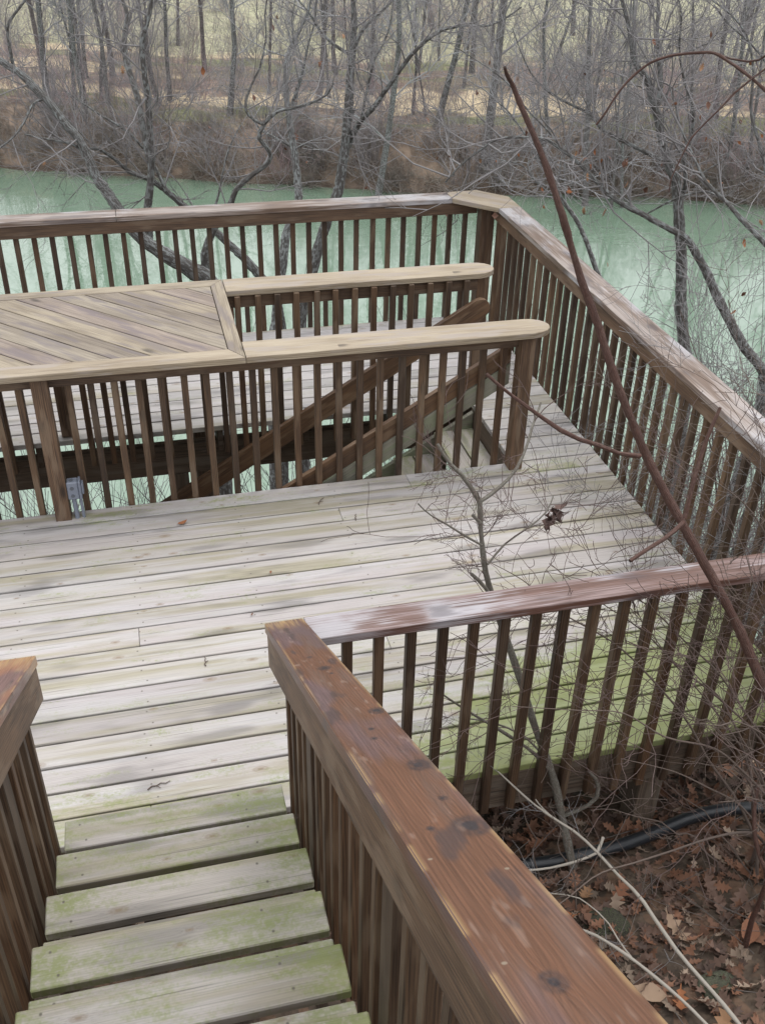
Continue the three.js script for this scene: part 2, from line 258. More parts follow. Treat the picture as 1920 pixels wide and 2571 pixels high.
const saplingMat = mat(barkTex(441, [0.16, 0.14, 0.115], [0.09, 0.078, 0.062], [0.25, 0.25, 0.22], 0.5), { roughness: 0.85, bumpScale: 0.001 }, [2, 10]);
const plain = (c, o = {}) => mat(null, { color: c, roughness: 0.9, ...o });
const twigMat = plain([0.215, 0.205, 0.207]), twigPale = plain([0.3, 0.298, 0.305]), twigFar = plain([0.27, 0.25, 0.262]), twigRed = plain([0.11, 0.075, 0.068]), twigBrown = plain([0.12, 0.09, 0.075]), paleStem = plain([0.31, 0.28, 0.24]);
const leafMats = [[0.26, 0.1, 0.04], [0.2, 0.085, 0.045], [0.27, 0.15, 0.08], [0.15, 0.075, 0.05], [0.32, 0.22, 0.15]].map((c) => plain(c, { side: THREE.DoubleSide, roughness: 0.8 }));
const leafDark = plain([0.1, 0.06, 0.05], { side: THREE.DoubleSide });
const leafPurple = plain([0.2, 0.13, 0.17], { side: THREE.DoubleSide });
const pvc = plain([0.19, 0.21, 0.26], { roughness: 0.5 }), pvcDark = plain([0.1, 0.11, 0.13], { roughness: 0.5 }), blackPipe = plain([0.02, 0.022, 0.026], { roughness: 0.35 });

// ───────── the setting: near hillside, river, far bank
const WATER = -8;
const groundY = (x, z) => { // top of the bluff under the stairs, falling to the river past the deck
  const t = 2.2 - z, roll = 0.5 * (t + Math.sqrt(t * t + 0.35));
  const b = 0.10 * (fbm(x * 1.3, z * 1.3, 700, 3) - 0.5) * 2 + 0.25 * (fbm(x * 0.35, z * 0.35, 720, 2) - 0.5) * smooth(0.5, -2, z);
  return -0.52 + 0.16 * Math.max(0, z - 2.6) - 0.92 * roll + 0.03 + b;
};
function heightGrid(x0, x1, nx, z0, z1, nz, fy, fu) {
  const P = [], U = [], I = [];
  for (let j = 0; j <= nz; j++) for (let i = 0; i <= nx; i++) { const x = mix(x0, x1, i / nx), z = mix(z0, z1, j / nz); P.push(x, fy(x, z), z); U.push(...fu(x, z)); }
  for (let j = 0; j < nz; j++) for (let i = 0; i < nx; i++) { const a = j * (nx + 1) + i, b = a + 1, c = a + nx + 1, d = c + 1; I.push(a, b, c, b, d, c); }
  const g = geo(P, null, U, I); return g;
}
const soilTex = paint(1024, 1024, (u, v, out) => { // 3 m tile: humus, crumbs of leaf, moss
  const a = fbmp(u * 12, v * 12, 501, 12, 12, 5), c = vn(u * 90, v * 90, 511, 90, 90), e = vn(u * 200, v * 200, 515, 200, 200), leaf = smooth(0.55, 0.62, vn(u * 60, v * 44, 521, 60, 44)), moss = smooth(0.62, 0.74, fbmp(u * 7, v * 7, 531, 7, 7, 4));
  let r = mix(0.05, 0.115, a) * (0.6 + 0.8 * c), g = mix(0.037, 0.08, a) * (0.6 + 0.8 * c), b = mix(0.027, 0.056, a) * (0.6 + 0.8 * c);
  r = mix(r, 0.17, leaf * 0.6); g = mix(g, 0.1, leaf * 0.6); b = mix(b, 0.064, leaf * 0.6);
  r = mix(r, 0.06, moss * 0.7); g = mix(g, 0.075, moss * 0.7); b = mix(b, 0.025, moss * 0.7);
  out[0] = r; out[1] = g; out[2] = b; out[3] = 0.35 * a + 0.35 * c + 0.3 * e;
});
const soil = mat(soilTex, { roughness: 0.95, bumpScale: 0.03 });
tag(mesh('hillside', heightGrid(-16, 22, 190, 9, -9.5, 110, groundY, (x, z) => [x / 3, z / 3]), soil), 'dark leaf strewn hillside under the deck and stairs', 'hillside', null, 'structure');

const shoreZ = (x) => -35.6 + 0.345 * x + 0.9 * (vn(x * 0.13, 3, 740) - 0.5) + 0.5 * (vn(x * 0.6, 9, 741) - 0.5);
const waterTex = paint(512, 512, (u, v, out) => { const a = fbmp(u * 10, v * 18, 601, 10, 18, 4); out[0] = 0.148 + 0.03 * a; out[1] = 0.228 + 0.03 * a; out[2] = 0.16 + 0.03 * a; out[3] = a; });
const waterMat = new THREE.MeshPhysicalMaterial({ map: waterTex.map, bumpMap: waterTex.bumpMap, bumpScale: 0.013, roughness: 0.02, clearcoat: 1, clearcoatRoughness: 0.02 });
{
  const P = [], U = [], I = []; for (let j = 0; j <= 1; j++) for (let i = 0; i <= 40; i++) { const x = mix(-70, 110, i / 40), z = j ? shoreZ(x) - 1.5 : -3; P.push(x, WATER, z); U.push(x / 7, z / 7); }
  for (let i = 0; i < 40; i++) I.push(i, i + 1, i + 41, i + 1, i + 42, i + 41);
  tag(mesh('river', geo(P, null, U, I), waterMat), 'milky green river below the deck', 'river', null, 'structure');
}
const farY = (x, z) => { const s = shoreZ(x) - z; // s: metres inland
  return WATER - 0.6 + 0.6 * smooth(-1.5, 0, s) + 1.75 * smooth(-0.1, 1.7 + 0.9 * vn(x * 0.5, 1, 745), s) + 0.022 * Math.max(0, s - 2) + 0.11 * Math.max(0, s - 45) + 0.35 * (fbm(x * 0.5, z * 0.5, 750, 3) - 0.5) * smooth(-0.5, 1, s);
};
const bankTex = paint(2048, 1024, (u, v, out) => { // 100 m by 50 m: leaf bank, grass, dead straw, field
  const x = -36 + u * 100, s = -2 + v * 50, n = fbm(x * 0.3, s * 0.5, 761, 4), f = fbm(x * 2.4, s * 2.4, 771, 3), c = vn(x * 9, s * 9, 781), ss = s + (n - 0.5) * 5;
  const lerp3 = (t, R, G, B) => { out[0] = mix(out[0], R, t); out[1] = mix(out[1], G, t); out[2] = mix(out[2], B, t); };
  out[0] = 0.165; out[1] = 0.125; out[2] = 0.095;
  lerp3(smooth(0.5, 0.62, f) * 0.7, 0.26, 0.195, 0.145);
  lerp3(smooth(2.2, 3.4, ss) * smooth(0.4, 0.56, fbm(x * 0.35, s * 0.7, 791, 3)) * 0.8, 0.125, 0.145, 0.062);
  lerp3(smooth(5.4, 6.2, ss) * (1 - smooth(7.8, 8.8, ss)) * 0.9, 0.52, 0.42, 0.28);
  lerp3(smooth(8, 9, ss) * (1 - smooth(11.5, 12.5, ss)) * 0.6, 0.21, 0.15, 0.12);
  const tan2 = smooth(0.52, 0.6, fbm(x * 0.12, s * 0.5, 801, 3)) * smooth(10, 11, ss) * (1 - smooth(16, 18, ss)); lerp3(tan2 * 0.85, 0.5, 0.4, 0.26);
  lerp3(smooth(15, 17.5, ss) * 0.85, 0.31, 0.3, 0.2);
  const k = 1.25 * (0.62 + 0.5 * f + 0.28 * (c - 0.5)); for (let m = 0; m < 3; m++) out[m] *= k;
  const mud = 1 - smooth(0.0, 0.5, s + (n - 0.5)); lerp3(mud * 0.8, 0.06, 0.045, 0.034);
  out[3] = 0.6 * f + 0.4 * c;
}, { clampEdge: true });
const bankMat = mat(bankTex, { roughness: 1, bumpScale: 0.15 });
{ // rows follow the shore line
  const P = [], U = [], I = [], nx = 240, S = []; for (let s = -2; s < 6; s += 0.25) S.push(s); for (let s = 6; s < 48; s += 1) S.push(s); for (let s = 48; s < 240; s += 8) S.push(s);
  for (const s of S) for (let i = 0; i <= nx; i++) { const x = mix(-70, 110, i / nx), z = shoreZ(x) - s; P.push(x, farY(x, z), z); U.push(clamp((x + 36) / 100, 0.002, 0.998), clamp((s + 2) / 50, 0.002, 0.998)); }
  for (let j = 0; j < S.length - 1; j++) for (let i = 0; i < nx; i++) { const a = j * (nx + 1) + i, c = a + nx + 1; I.push(a, a + 1, c, a + 1, c + 1, c); }
  tag(mesh('far_bank', geo(P, null, U, I), bankMat), 'brown far river bank rising to a pale field', 'river bank', null, 'structure');
}

// ───────── the deck
const rd = rng(5);
const deck = thing('deck', 'weathered wooden deck of grey boards standing over the river', 'deck');
function deckBoard(x0, x1, k, m, tex0, w = 0.1348, zoff = 0) { // board k lies between z = k * PITCH and the next
  const z0 = k * PITCH + 0.0032 + zoff, g = (rd() - 0.5) * 0.0036, dy = (rd() - 0.5) * 0.003;
  const row = ((k % 17) + 17) % 17, cx = (x0 + x1) / 2, cz = z0 + w / 2;
  const q = mesh('deck_board', block(x1 - x0, 0.038, w + g, { c: 0.003, uv: (p, n) => [(p[0] + cx - DECK_X0) / DECK_L, (row * PITCH + 0.0032 + w / 2 + p[2] * 0.99 + (Math.abs(n[1]) < 0.5 ? p[1] * 0.4 : 0)) / (17 * PITCH)] }), m, deck);
  q.position.set(cx, -0.019 + dy, cz); q.rotation.z = (rd() - 0.5) * 0.0006;
}
for (let k = 0; k < 17; k++) { // main floor
  const cut = CUTS[k];
  if (cut) { deckBoard(-5.2, cut - 0.001, k, deckMat); deckBoard(cut + 0.001, 0, k, deckMat); } else deckBoard(-5.2, 0, k, deckMat);
}
for (let k = -6; k < 0; k++) deckBoard(-0.598, 0, k, farMat); // passage past the stairwell
for (let k = -16; k < -6; k++) deckBoard(-5.2, 0, k, farMat); // far strip
deckBoard(-5.2, 0, -17, farMat, null, 0.08, 0.06);
// frame beneath
const under = (b, o) => board(o?.name ?? 'joist', b, frameMat, deck, { axis: o?.axis ?? 'z', ou: rd() * 2, ov: rd(), c: 0.004 });
under([-5.2, -2.43, -0.26, -0.042, 2.436, 2.474], { name: 'rim_board', axis: 'x' }); under([-2.43, 0.0, -0.26, -0.042, 2.436, 2.474], { name: 'rim_board', axis: 'x' });
under([-0.042, -0.004, -0.25, -0.042, -2.4, 2.434], { name: 'rim_board' });
under([-5.2, -0.045, -0.25, -0.042, 0.004, 0.042], { name: 'rim_board', axis: 'x' });
under([-0.596, -0.558, -0.25, -0.042, -0.86, 0.0], { name: 'rim_board' });
under([-5.2, -0.045, -0.25, -0.042, -2.41, -2.372], { name: 'rim_board', axis: 'x' });
for (let x = -4.9; x < -0.3; x += 0.61) { under([x, x + 0.038, -0.225, -0.041, 0.045, 2.434]); under([x + 0.02, x + 0.058, -0.225, -0.041, -2.37, -0.93]); }
for (const z of [-1.115, -1.155]) under([-5.2, -0.6, -0.47, -0.23, z, z + 0.038], { name: 'beam', axis: 'x' });
under([-5.2, 0.0, -0.5, -0.26, 0.5, 0.58], { name: 'beam', axis: 'x' }); under([-5.2, 0, -0.5, -0.26, -2.2, -2.12], { name: 'beam', axis: 'x' });
for (const [x, z, t] of [[-0.1, -2.16, -0.5], [-2.5, -2.16, -0.5], [-4.6, -2.16, -0.5], [-2.72, -1.13, -0.47], [-0.75, -1.13, -0.47], [-4.8, -1.13, -0.47], [-0.12, 0.54, -0.5], [-2.6, 0.54, -0.5], [-4.7, 0.54, -0.5], [-0.75, 2.39, -0.26], [-2.3, 2.39, -0.26]]) {
  const y = groundY(x, z) - 0.25; under([x - 0.06, x + 0.06, y, t - 0.001, z - 0.06, z + 0.06], { name: 'deck_post', axis: 'y' });
}

// ───────── railings
const S = 0.038; // thickness of two-by lumber
const capUV = (axis, s0) => (x, y, z, nx, ny, nz) => { const l = axis === 'x' ? x : z, a = axis === 'x' ? z : x; return [l + s0, Math.abs(ny) > 0.5 ? a : a + y + 0.13]; };
const balGeo = {};
function baluster(parent, x, z, y0, y1, m, wob = 1) {
  const v = (rd() * 4) | 0, key = [(y1 - y0).toFixed(3), v].join(), g = balGeo[key] ??= block(S, y1 - y0, S, { axis: 'y', ou: v * 0.47, ov: v * 0.12, c: 0.0035 });
  const b = mesh('baluster', g, m[(rd() * m.length) | 0], parent); b.position.set(x + (rd() - 0.5) * 0.006 * wob, (y0 + y1) / 2, z); b.rotation.set((rd() - 0.5) * 0.006, (rd() < 0.5 ? 0 : Math.PI) + (rd() - 0.5) * 0.12, (rd() - 0.5) * 0.01 * wob);
}
const HR = 1.029, HS = 0.9788, HN = 0.9954;
{ // railing along the river side, with the cut-off corner
  const r = thing('railing', 'long brown railing along the river edge, its grey cap ending in a clipped corner', 'railing', null, [-2.5, 0, -2.42]); const o = new THREE.Group();
  const put = (n, b, m, a) => { const q = board(n, b, m, r, { axis: a, ou: rd(), ov: rd() * 0.1 }); q.position.sub(r.position); };
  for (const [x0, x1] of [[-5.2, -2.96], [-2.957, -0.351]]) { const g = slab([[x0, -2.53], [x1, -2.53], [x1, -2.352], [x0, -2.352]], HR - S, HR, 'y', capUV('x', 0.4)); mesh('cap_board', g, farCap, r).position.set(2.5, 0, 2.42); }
  const g = slab([[-0.348, -2.53], [-0.085, -2.545], [0.115, -2.33], [0.115, -2.053], [-0.063, -2.053], [-0.348, -2.352]], HR - S + 0.001, HR + 0.001, 'y', (x, y, z, nx, ny) => [(x + z) * 0.7 + 2.2, (x - z) * 0.7 + y]);
  mesh('corner_cap', g, gold, r).position.set(2.5, 0, 2.42);
  put('rail_board', [-5.2, -0.13, 0.898, HR - S - 0.001, -2.4, -2.362], rail, 'x');
  for (let x = -5.1; x < -0.15; x += 0.1295) { const p = x - 0.026; baluster(r, p + 2.5, -0.02, -0.2, HR - S - 0.002, balMats); }
  put('post', [-0.118, -0.004, -0.25, HR - S - 0.002, -2.398, -2.29], rail, 'y');
  put('post', [-4.6, -4.51, -0.25, HR - S - 0.002, -2.36, -2.272], rail, 'y');
}
{ // railing down the right side
  const r = thing('railing', 'brown railing on the passage side, pale worn cap running toward the shrubs', 'railing', null, [0, 0, 0.2]);
  const put = (n, b, m, a) => { const q = board(n, b, m, r, { axis: a, ou: rd(), ov: rd() * 0.1 }); q.position.sub(r.position); };
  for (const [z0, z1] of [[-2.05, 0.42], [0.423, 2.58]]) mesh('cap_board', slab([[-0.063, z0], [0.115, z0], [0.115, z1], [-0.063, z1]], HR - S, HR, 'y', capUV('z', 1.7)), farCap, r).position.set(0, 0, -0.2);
  put('rail_board', [-0.042, -0.004, 0.895, HR - S - 0.001, -2.2, 2.43], railWorn, 'z');
  for (let z = -2.24; z < 2.42; z += 0.1295) baluster(r, 0.021, z - 0.2, -0.2, HR - S - 0.002, balGrey, 0.5);
  put('post', [-0.135, -0.045, 0.0, HR - S - 0.002, 2.34, 2.429], rail, 'y');
}
{ // railing at the near edge of the deck
  const r = thing('railing', 'near deck edge railing with red stained cap meeting the stair rail', 'railing', null, [-1.2, 0, 2.49]);
  const put = (n, b, m, a) => { const q = board(n, b, m, r, { axis: a, ou: rd(), ov: rd() * 0.1 }); q.position.sub(r.position); };
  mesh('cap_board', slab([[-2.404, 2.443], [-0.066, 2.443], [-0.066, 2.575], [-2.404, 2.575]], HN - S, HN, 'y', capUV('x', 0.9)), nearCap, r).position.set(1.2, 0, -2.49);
  put('rail_board', [-2.4, -0.05, 0.866, HN - S - 0.001, 2.438, 2.476], rail, 'x');
  for (let k = 0; k < 18; k++) { const x = -2.254 + 0.1262 * k; baluster(r, x + 1.2, 0.007, -0.24, HN - S - 0.002, balMats); }
}
const SL = 0.588, stairY = (z) => HN + SL * (z - 2.45);
function stairRail(label, x0, x1, side, capM) { // side +1: the flight lies to the left of this rail
  const r = thing('stair_railing', label, 'railing', null, [(x0 + x1) / 2, 0, 3.6]), z0 = 2.45, z1 = 5.75, c = Math.hypot(1, SL), off = V(-r.position.x, 0, -r.position.z);
  const run = (a, b, t0, t1, m, n, v0, u0 = 0) => mesh(n, slab([[z0, stairY(z0) - a], [z1, stairY(z1) - a], [z1, stairY(z1) - b], [z0, stairY(z0) - b]], t0, t1, 'x', (x, y, z, nx, ny, nz) => { const u = (z - z0) * c + u0, d = (stairY(z) - y) / c; return [u, Math.abs(nx) > 0.6 ? v0 + d : x - x0]; }), m, r).position.copy(off);
  run(0, S * c, x0, x1, capM, 'cap_board', 0.19);
  const in0 = side > 0 ? x0 + 0.007 : x1 - 0.007 - S, ib = side > 0 ? in0 + S + 0.002 : in0 - S - 0.002;
  run(S * c + 0.005, S * c + 0.005 + 0.139 * c, in0, in0 + S, railWorn, 'rail_board', 0.3, 0.6);
  const bx = ib + S / 2; let k = 0;
  for (let z = 2.60; z < 5.7; z += 0.122, k++) {
    const yb = 0.1762 + SL * (z - 2.5) - 0.30, yt = stairY(z) - S * c - 0.03;
    if (k === 4 || k === 12 || k === 20) { const g = block(0.089, yt - yb, 0.089, { axis: 'y', ou: rd(), ov: rd() }); const p = mesh('post', g, balMats[1], r); p.position.set(bx + side * 0.025, (yt + yb) / 2, z).add(off); } else {
      const L = 1.035, g = balGeo['st' + (k % 4)] ??= block(S, L, S, { axis: 'y', ou: k * 0.37, ov: k * 0.11, c: 0.0035 }); const b = mesh('baluster', g, balMats[(rd() * 5) | 0], r); b.position.set(bx, yt - L / 2, z + (rd() - 0.5) * 0.006).add(off); b.rotation.x = (rd() - 0.5) * 0.006;
    }
  }
}
stairRail('stair railing with dark knotted red brown cap sloping beside the leafy ground', -2.55, -2.408, 1, stairCap);
stairRail('stair railing with golden worn cap end, opposite the knotted one', -3.497, -3.355, -1, stairCapLeft);

{ // flight from the deck up toward the house
  const st = thing('staircase', 'mossy wooden steps with two boards to each tread and dark gaps', 'stairs', null, [-2.95, 0, 2.6]);
  for (let n = 1; n <= 9; n++) for (let k = 0; k < 2; k++) {
    const z0 = 2.4968 + (n - 1) * 0.2997 + k * 0.167, w = k ? 0.1305 : 0.140, cz = z0 + w / 2, row = (n * 2 + k) % 20, x0 = -3.379 + (rd() - 0.5) * 0.006, x1 = -2.523 + (rd() - 0.5) * 0.006, cx = (x0 + x1) / 2;
    const q = mesh('tread_board', block(x1 - x0, 0.038, w, { c: 0.004, uv: (p, nn) => [clamp((p[0] + cx + 3.379) / 0.856, 0.004, 0.996), (row * PITCH + 0.073 + p[2] * 0.98 + (Math.abs(nn[1]) < 0.5 ? p[1] * 0.4 : 0)) / (20 * PITCH)] }), treadMat, st);
    q.position.set(cx + 2.95, n * 0.1762 - 0.019 + (rd() - 0.5) * 0.003, cz - 2.6); q.rotation.y = (rd() - 0.5) * 0.004;
  }
  for (const x of [-3.36, -2.58]) mesh('stringer', slab([[2.54, -0.12], [2.54, 0.0], [5.2, 0.0 + SL * 2.66], [5.2, -0.2 + SL * 2.66], [2.75, -0.14]], x, x + S, 'x', (xx, y, z) => [z * 1.16, y]), frameMat, st).position.set(2.95, 0, -2.6);
}

// ───────── stairwell: two railings, the table laid across them, the flight down
function wellRail(label, capZ0, capZ1, balZ, railZ, posts, endX, balFrom, cuts) {
  const r = thing('railing', label, 'railing', null, [-1.8, 0, balZ]), off = V(1.8, 0, -balZ);
  const zc = (capZ0 + capZ1) / 2, hw = (capZ1 - capZ0) / 2, pts = [[-2.318, capZ0], [endX - hw * 1.3, capZ0]];
  for (let i = 0; i <= 8; i++) { const t = -Math.PI / 2 + Math.PI * i / 8; pts.push([endX - hw * 1.25 + Math.cos(t) * hw * 1.25, zc + Math.sin(t) * hw]); }
  pts.push([-2.318, capZ1]);
  mesh('cap_board', slab(pts, HS - S, HS, 'y', (x, y, z, nx, ny) => [x + capZ0 * 3, Math.abs(ny) > 0.5 ? z + capZ0 : z + y]), gold, r).position.copy(off);
  const rb = board('rail_board', [-5.2, endX - 0.13, HS - S - 0.092, HS - S - 0.001, railZ, railZ + S], rail, r, { axis: 'x', ou: rd() }); rb.position.add(off);
  for (let k = 0; k < 36; k++) { const x = balFrom - 0.1293 * k; if (x < -5.1) break; if (posts.some((p) => x > p - 0.035 && x < p + 0.12)) continue; baluster(r, x + 1.8, 0, -0.2, HS - S - 0.002, balGrey); }
  for (const x of posts) { const p = board('post', [x, x + 0.089, 0.0, HS - S - 0.002, railZ > balZ ? 0.003 : railZ - 0.05, railZ > balZ ? 0.095 : railZ - 0.002], railWorn, r, { axis: 'y', ou: rd(), ov: rd() }); p.position.add(off); if (railZ <= balZ) p.position.y -= 0; }
}
wellRail('stairwell railing with pale round ended cap beside the main floor', -0.0718, 0.1415, -0.021, 0.004, [-0.658, -3.49], -0.472, -0.725);
wellRail('stairwell railing with pale round ended cap beside the far strip', -1.0703, -0.857, -0.864, -0.928, [-0.605, -3.475], -0.483, -0.70);
{ // table top across the stairwell: frame and diagonal slats
  const t = thing('table', 'wide plank table with diagonal slats laid across the stairwell railings', 'table', null, [-3.6, 0, -0.47]), off = V(3.6, 0, 0.47);
  const fr = (pts, m, ax) => mesh('frame_board', slab(pts, HS - S, HS, 'y', (x, y, z, nx, ny) => ax === 'x' ? [x + 0.3, Math.abs(ny) > 0.5 ? z : z + y] : [z + 0.7, Math.abs(ny) > 0.5 ? x : x + y]), m, t).position.copy(off);
  fr([[-5.2, 0.012], [-2.405, 0.012], [-2.3215, 0.1415], [-5.2, 0.1415]], gold, 'x');
  fr([[-5.2, -1.0703], [-2.3215, -1.0703], [-2.405, -0.972], [-5.2, -0.972]], tableMats[2], 'x');
  fr([[-2.4035, -0.971], [-2.3225, -1.068], [-2.3225, 0.138], [-2.4035, 0.010]], tableMats[2], 'z');
  const clip = (poly, f) => { const o = []; poly.forEach((p, i) => { const q = poly[(i + 1) % poly.length], a = f(p), b = f(q); if (a >= 0) o.push(p); if ((a >= 0) !== (b >= 0)) { const k = a / (a - b); o.push([mix(p[0], q[0], k), mix(p[1], q[1], k)]); } }); return o; };
  let n = 0;
  for (let c = -1.385; c > -5.3; c -= 0.2085, n++) { // strips of x - z
    let p = [[-5.19, -0.969], [-2.408, -0.969], [-2.408, 0.009], [-5.19, 0.009]];
    p = clip(p, (a) => c - 0.0055 - (a[0] - a[1])); p = clip(p, (a) => a[0] - a[1] - (c - 0.2085 + 0.0055)); if (p.length < 3) continue;
    const sh = n * 0.37;
    mesh('slat', slab(p, HS - S, HS - 0.002 - 0.002 * rd(), 'y', (x, y, z) => [(x + z) * 0.707 + sh, (x - z) * 0.707 + y * 0.5], 0.0025), tableMats[(n * 3) % 4], t).position.copy(off);
  }
  for (const [z0, z1] of [[-0.3, -0.262], [-0.7, -0.662]]) board('bearer', [-5.2, -2.42, HS - S - 0.091, HS - S - 0.001, z0, z1], frameMat, t, { axis: 'x' }).position.add(off);
}
{ // flight down through the stairwell, falling to the left
  const st = thing('staircase', 'pale narrow steps going down through the opening in the deck', 'stairs', null, [-0.7, 0, -0.45]), off = V(0.7, 0, 0.45);
  for (let n = 1; n <= 11; n++) for (let k = 0; k < 2; k++) {
    const x1 = -0.602 - (n - 1) * 0.30 - k * 0.152, w = 0.141, z0 = -0.80, z1 = -0.10, row = (n * 2 + k + 3) % 20, cx = x1 - w / 2;
    const q = mesh('tread_board', block(w, 0.038, z1 - z0, { axis: 'z', uv: (p) => [(0.43 + p[2]) / 0.856, (row * PITCH + 0.073 + p[0] * 0.98) / (20 * PITCH)] }), treadMat, st); q.position.set(cx, -0.18 * n - 0.019, -0.45).add(off);
  }
  for (const z of [-0.838, -0.098]) mesh('stringer', slab([[-0.602, -0.05], [-0.602, -0.33], [-4.2, -0.33 - 2.16], [-4.2, -0.05 - 2.16]], z, z + S, 'z', (x, y) => [x * 1.16, y]), greyWood, st).position.copy(off);
}
{ // handrails of that flight
  const hr = (name, label, z0, pieces) => { const t = thing(name, label, 'handrail', null, [-1.6, 0, z0]); for (const [n, m, d0, d1, a, b, x1, round] of pieces) {
    const y = (x) => a + 0.602 * (x + 0.7), pts = [[-3.7, y(-3.7) - d0]];
    if (round) { const cx = x1 - 0.05, cy = y(cx) - (d0 + d1) / 2, rr = (d1 - d0) / 2 * 0.86; for (let i = 0; i <= 6; i++) { const w = Math.atan(0.602) + Math.PI / 2 - Math.PI * i / 6; pts.push([cx + Math.cos(w) * rr, cy + Math.sin(w) * rr]); } } else { pts.push([x1, y(x1) - d0], [x1, y(x1) - d1]); }
    pts.push([-3.7, y(-3.7) - d1]);
    mesh(n, slab(pts.reverse(), z0 + b, z0 + b + S, 'z', (xx, yy, zz, nx, ny, nz) => [xx * 1.167 + z0, Math.abs(nz) > 0.6 ? yy - 0.6 * xx : zz]), m, t).position.set(1.6, 0, -z0);
  } };
  hr('handrail', 'single brown handrail with rounded top end slanting down the stairwell', -0.842, [['rail_board', tinted(rail, [1.25, 1.15, 1.0]), 0, 0.165, 0.775, 0, -0.56, true]]);
  hr('handrail', 'doubled handrail of brown and grey boards slanting down the stairwell', -0.085, [['rail_board', tinted(rail, [1.25, 1.15, 1.0]), 0, 0.128, 0.81, 0, -0.662, false], ['lower_board', greyWood, 0.131, 0.272, 0.81, 0.004, -0.662, false]]);
}
{ // outlet box on the table post
  const t = thing('outlet_box', 'grey plastic weatherproof outlet box strapped to a post foot', 'outlet box', null, [-3.358, 0.2, 0.07]);
  mesh('box', block(0.064, 0.118, 0.062, { c: 0.006 }), pvc, t).position.set(-0.008, 0, -0.004);
  const cv = mesh('cover', block(0.014, 0.124, 0.07, { c: 0.005 }), pvc, t); cv.position.set(0.032, 0, -0.004);
  mesh('hinge', block(0.012, 0.07, 0.05, { c: 0.003 }), pvc, cv).position.set(0.014, 0.005, 0);
  for (const y of [0.03, -0.02]) { const k = mesh('knockout', new THREE.CylinderGeometry(0.011, 0.011, 0.004, 14), pvcDark, t); k.rotation.x = Math.PI / 2; k.position.set(-0.012, y - 0.01, 0.0285); }
  { const k = mesh('knockout', new THREE.CylinderGeometry(0.011, 0.011, 0.004, 14), pvcDark, t); k.position.set(-0.012, 0.0602, 0.0); }
  for (const [x, r] of [[-0.012, 0.0135], [0.026, 0.009]]) { const c = new Tubes(); c.add([V(x, -0.05, 0.004), V(x + 0.002, -0.2, 0.004)], [r, r], 12, true); mesh('conduit', c.geo(), pvc, t); }
}
const FAR_TRUNKS = [[-5.64,-40.81,0.47,4.01,0.135],[-6.06,-47.74,-0.2,2.99,0.12],[-0.62,-41.43,0.45,3.37,0.1],[1.41,-46.77,0.1,3.23,0.111],[1.6,-38.46,0.31,4.23,0.12],[5.64,-40.07,0.25,3.48,0.126],[6.19,-31.78,0.26,4.28,0.137],[-3.49,-41.84,0.5,3.0,0.07],[9.56,-35.23,0.73,3.0,0.131],[10.83,-32.77,0.07,3.92,0.179],[9.14,-37.35,-0.02,4.14,0.068],[14.0,-29.86,-0.38,4.45,0.12],[15.33,-29.31,-0.24,3.01,0.077],[14.94,-29.38,-0.18,3.01,0.06],[15.65,-39.11,0.81,3.85,0.083],[19.08,-31.84,-0.7,4.11,0.064],[19.91,-30.26,-0.36,3.93,0.089],[20.55,-29.81,-0.22,2.81,0.071],[9.61,-36.85,-0.32,1.36,0.048]]; // x, z, lean, rise, radius
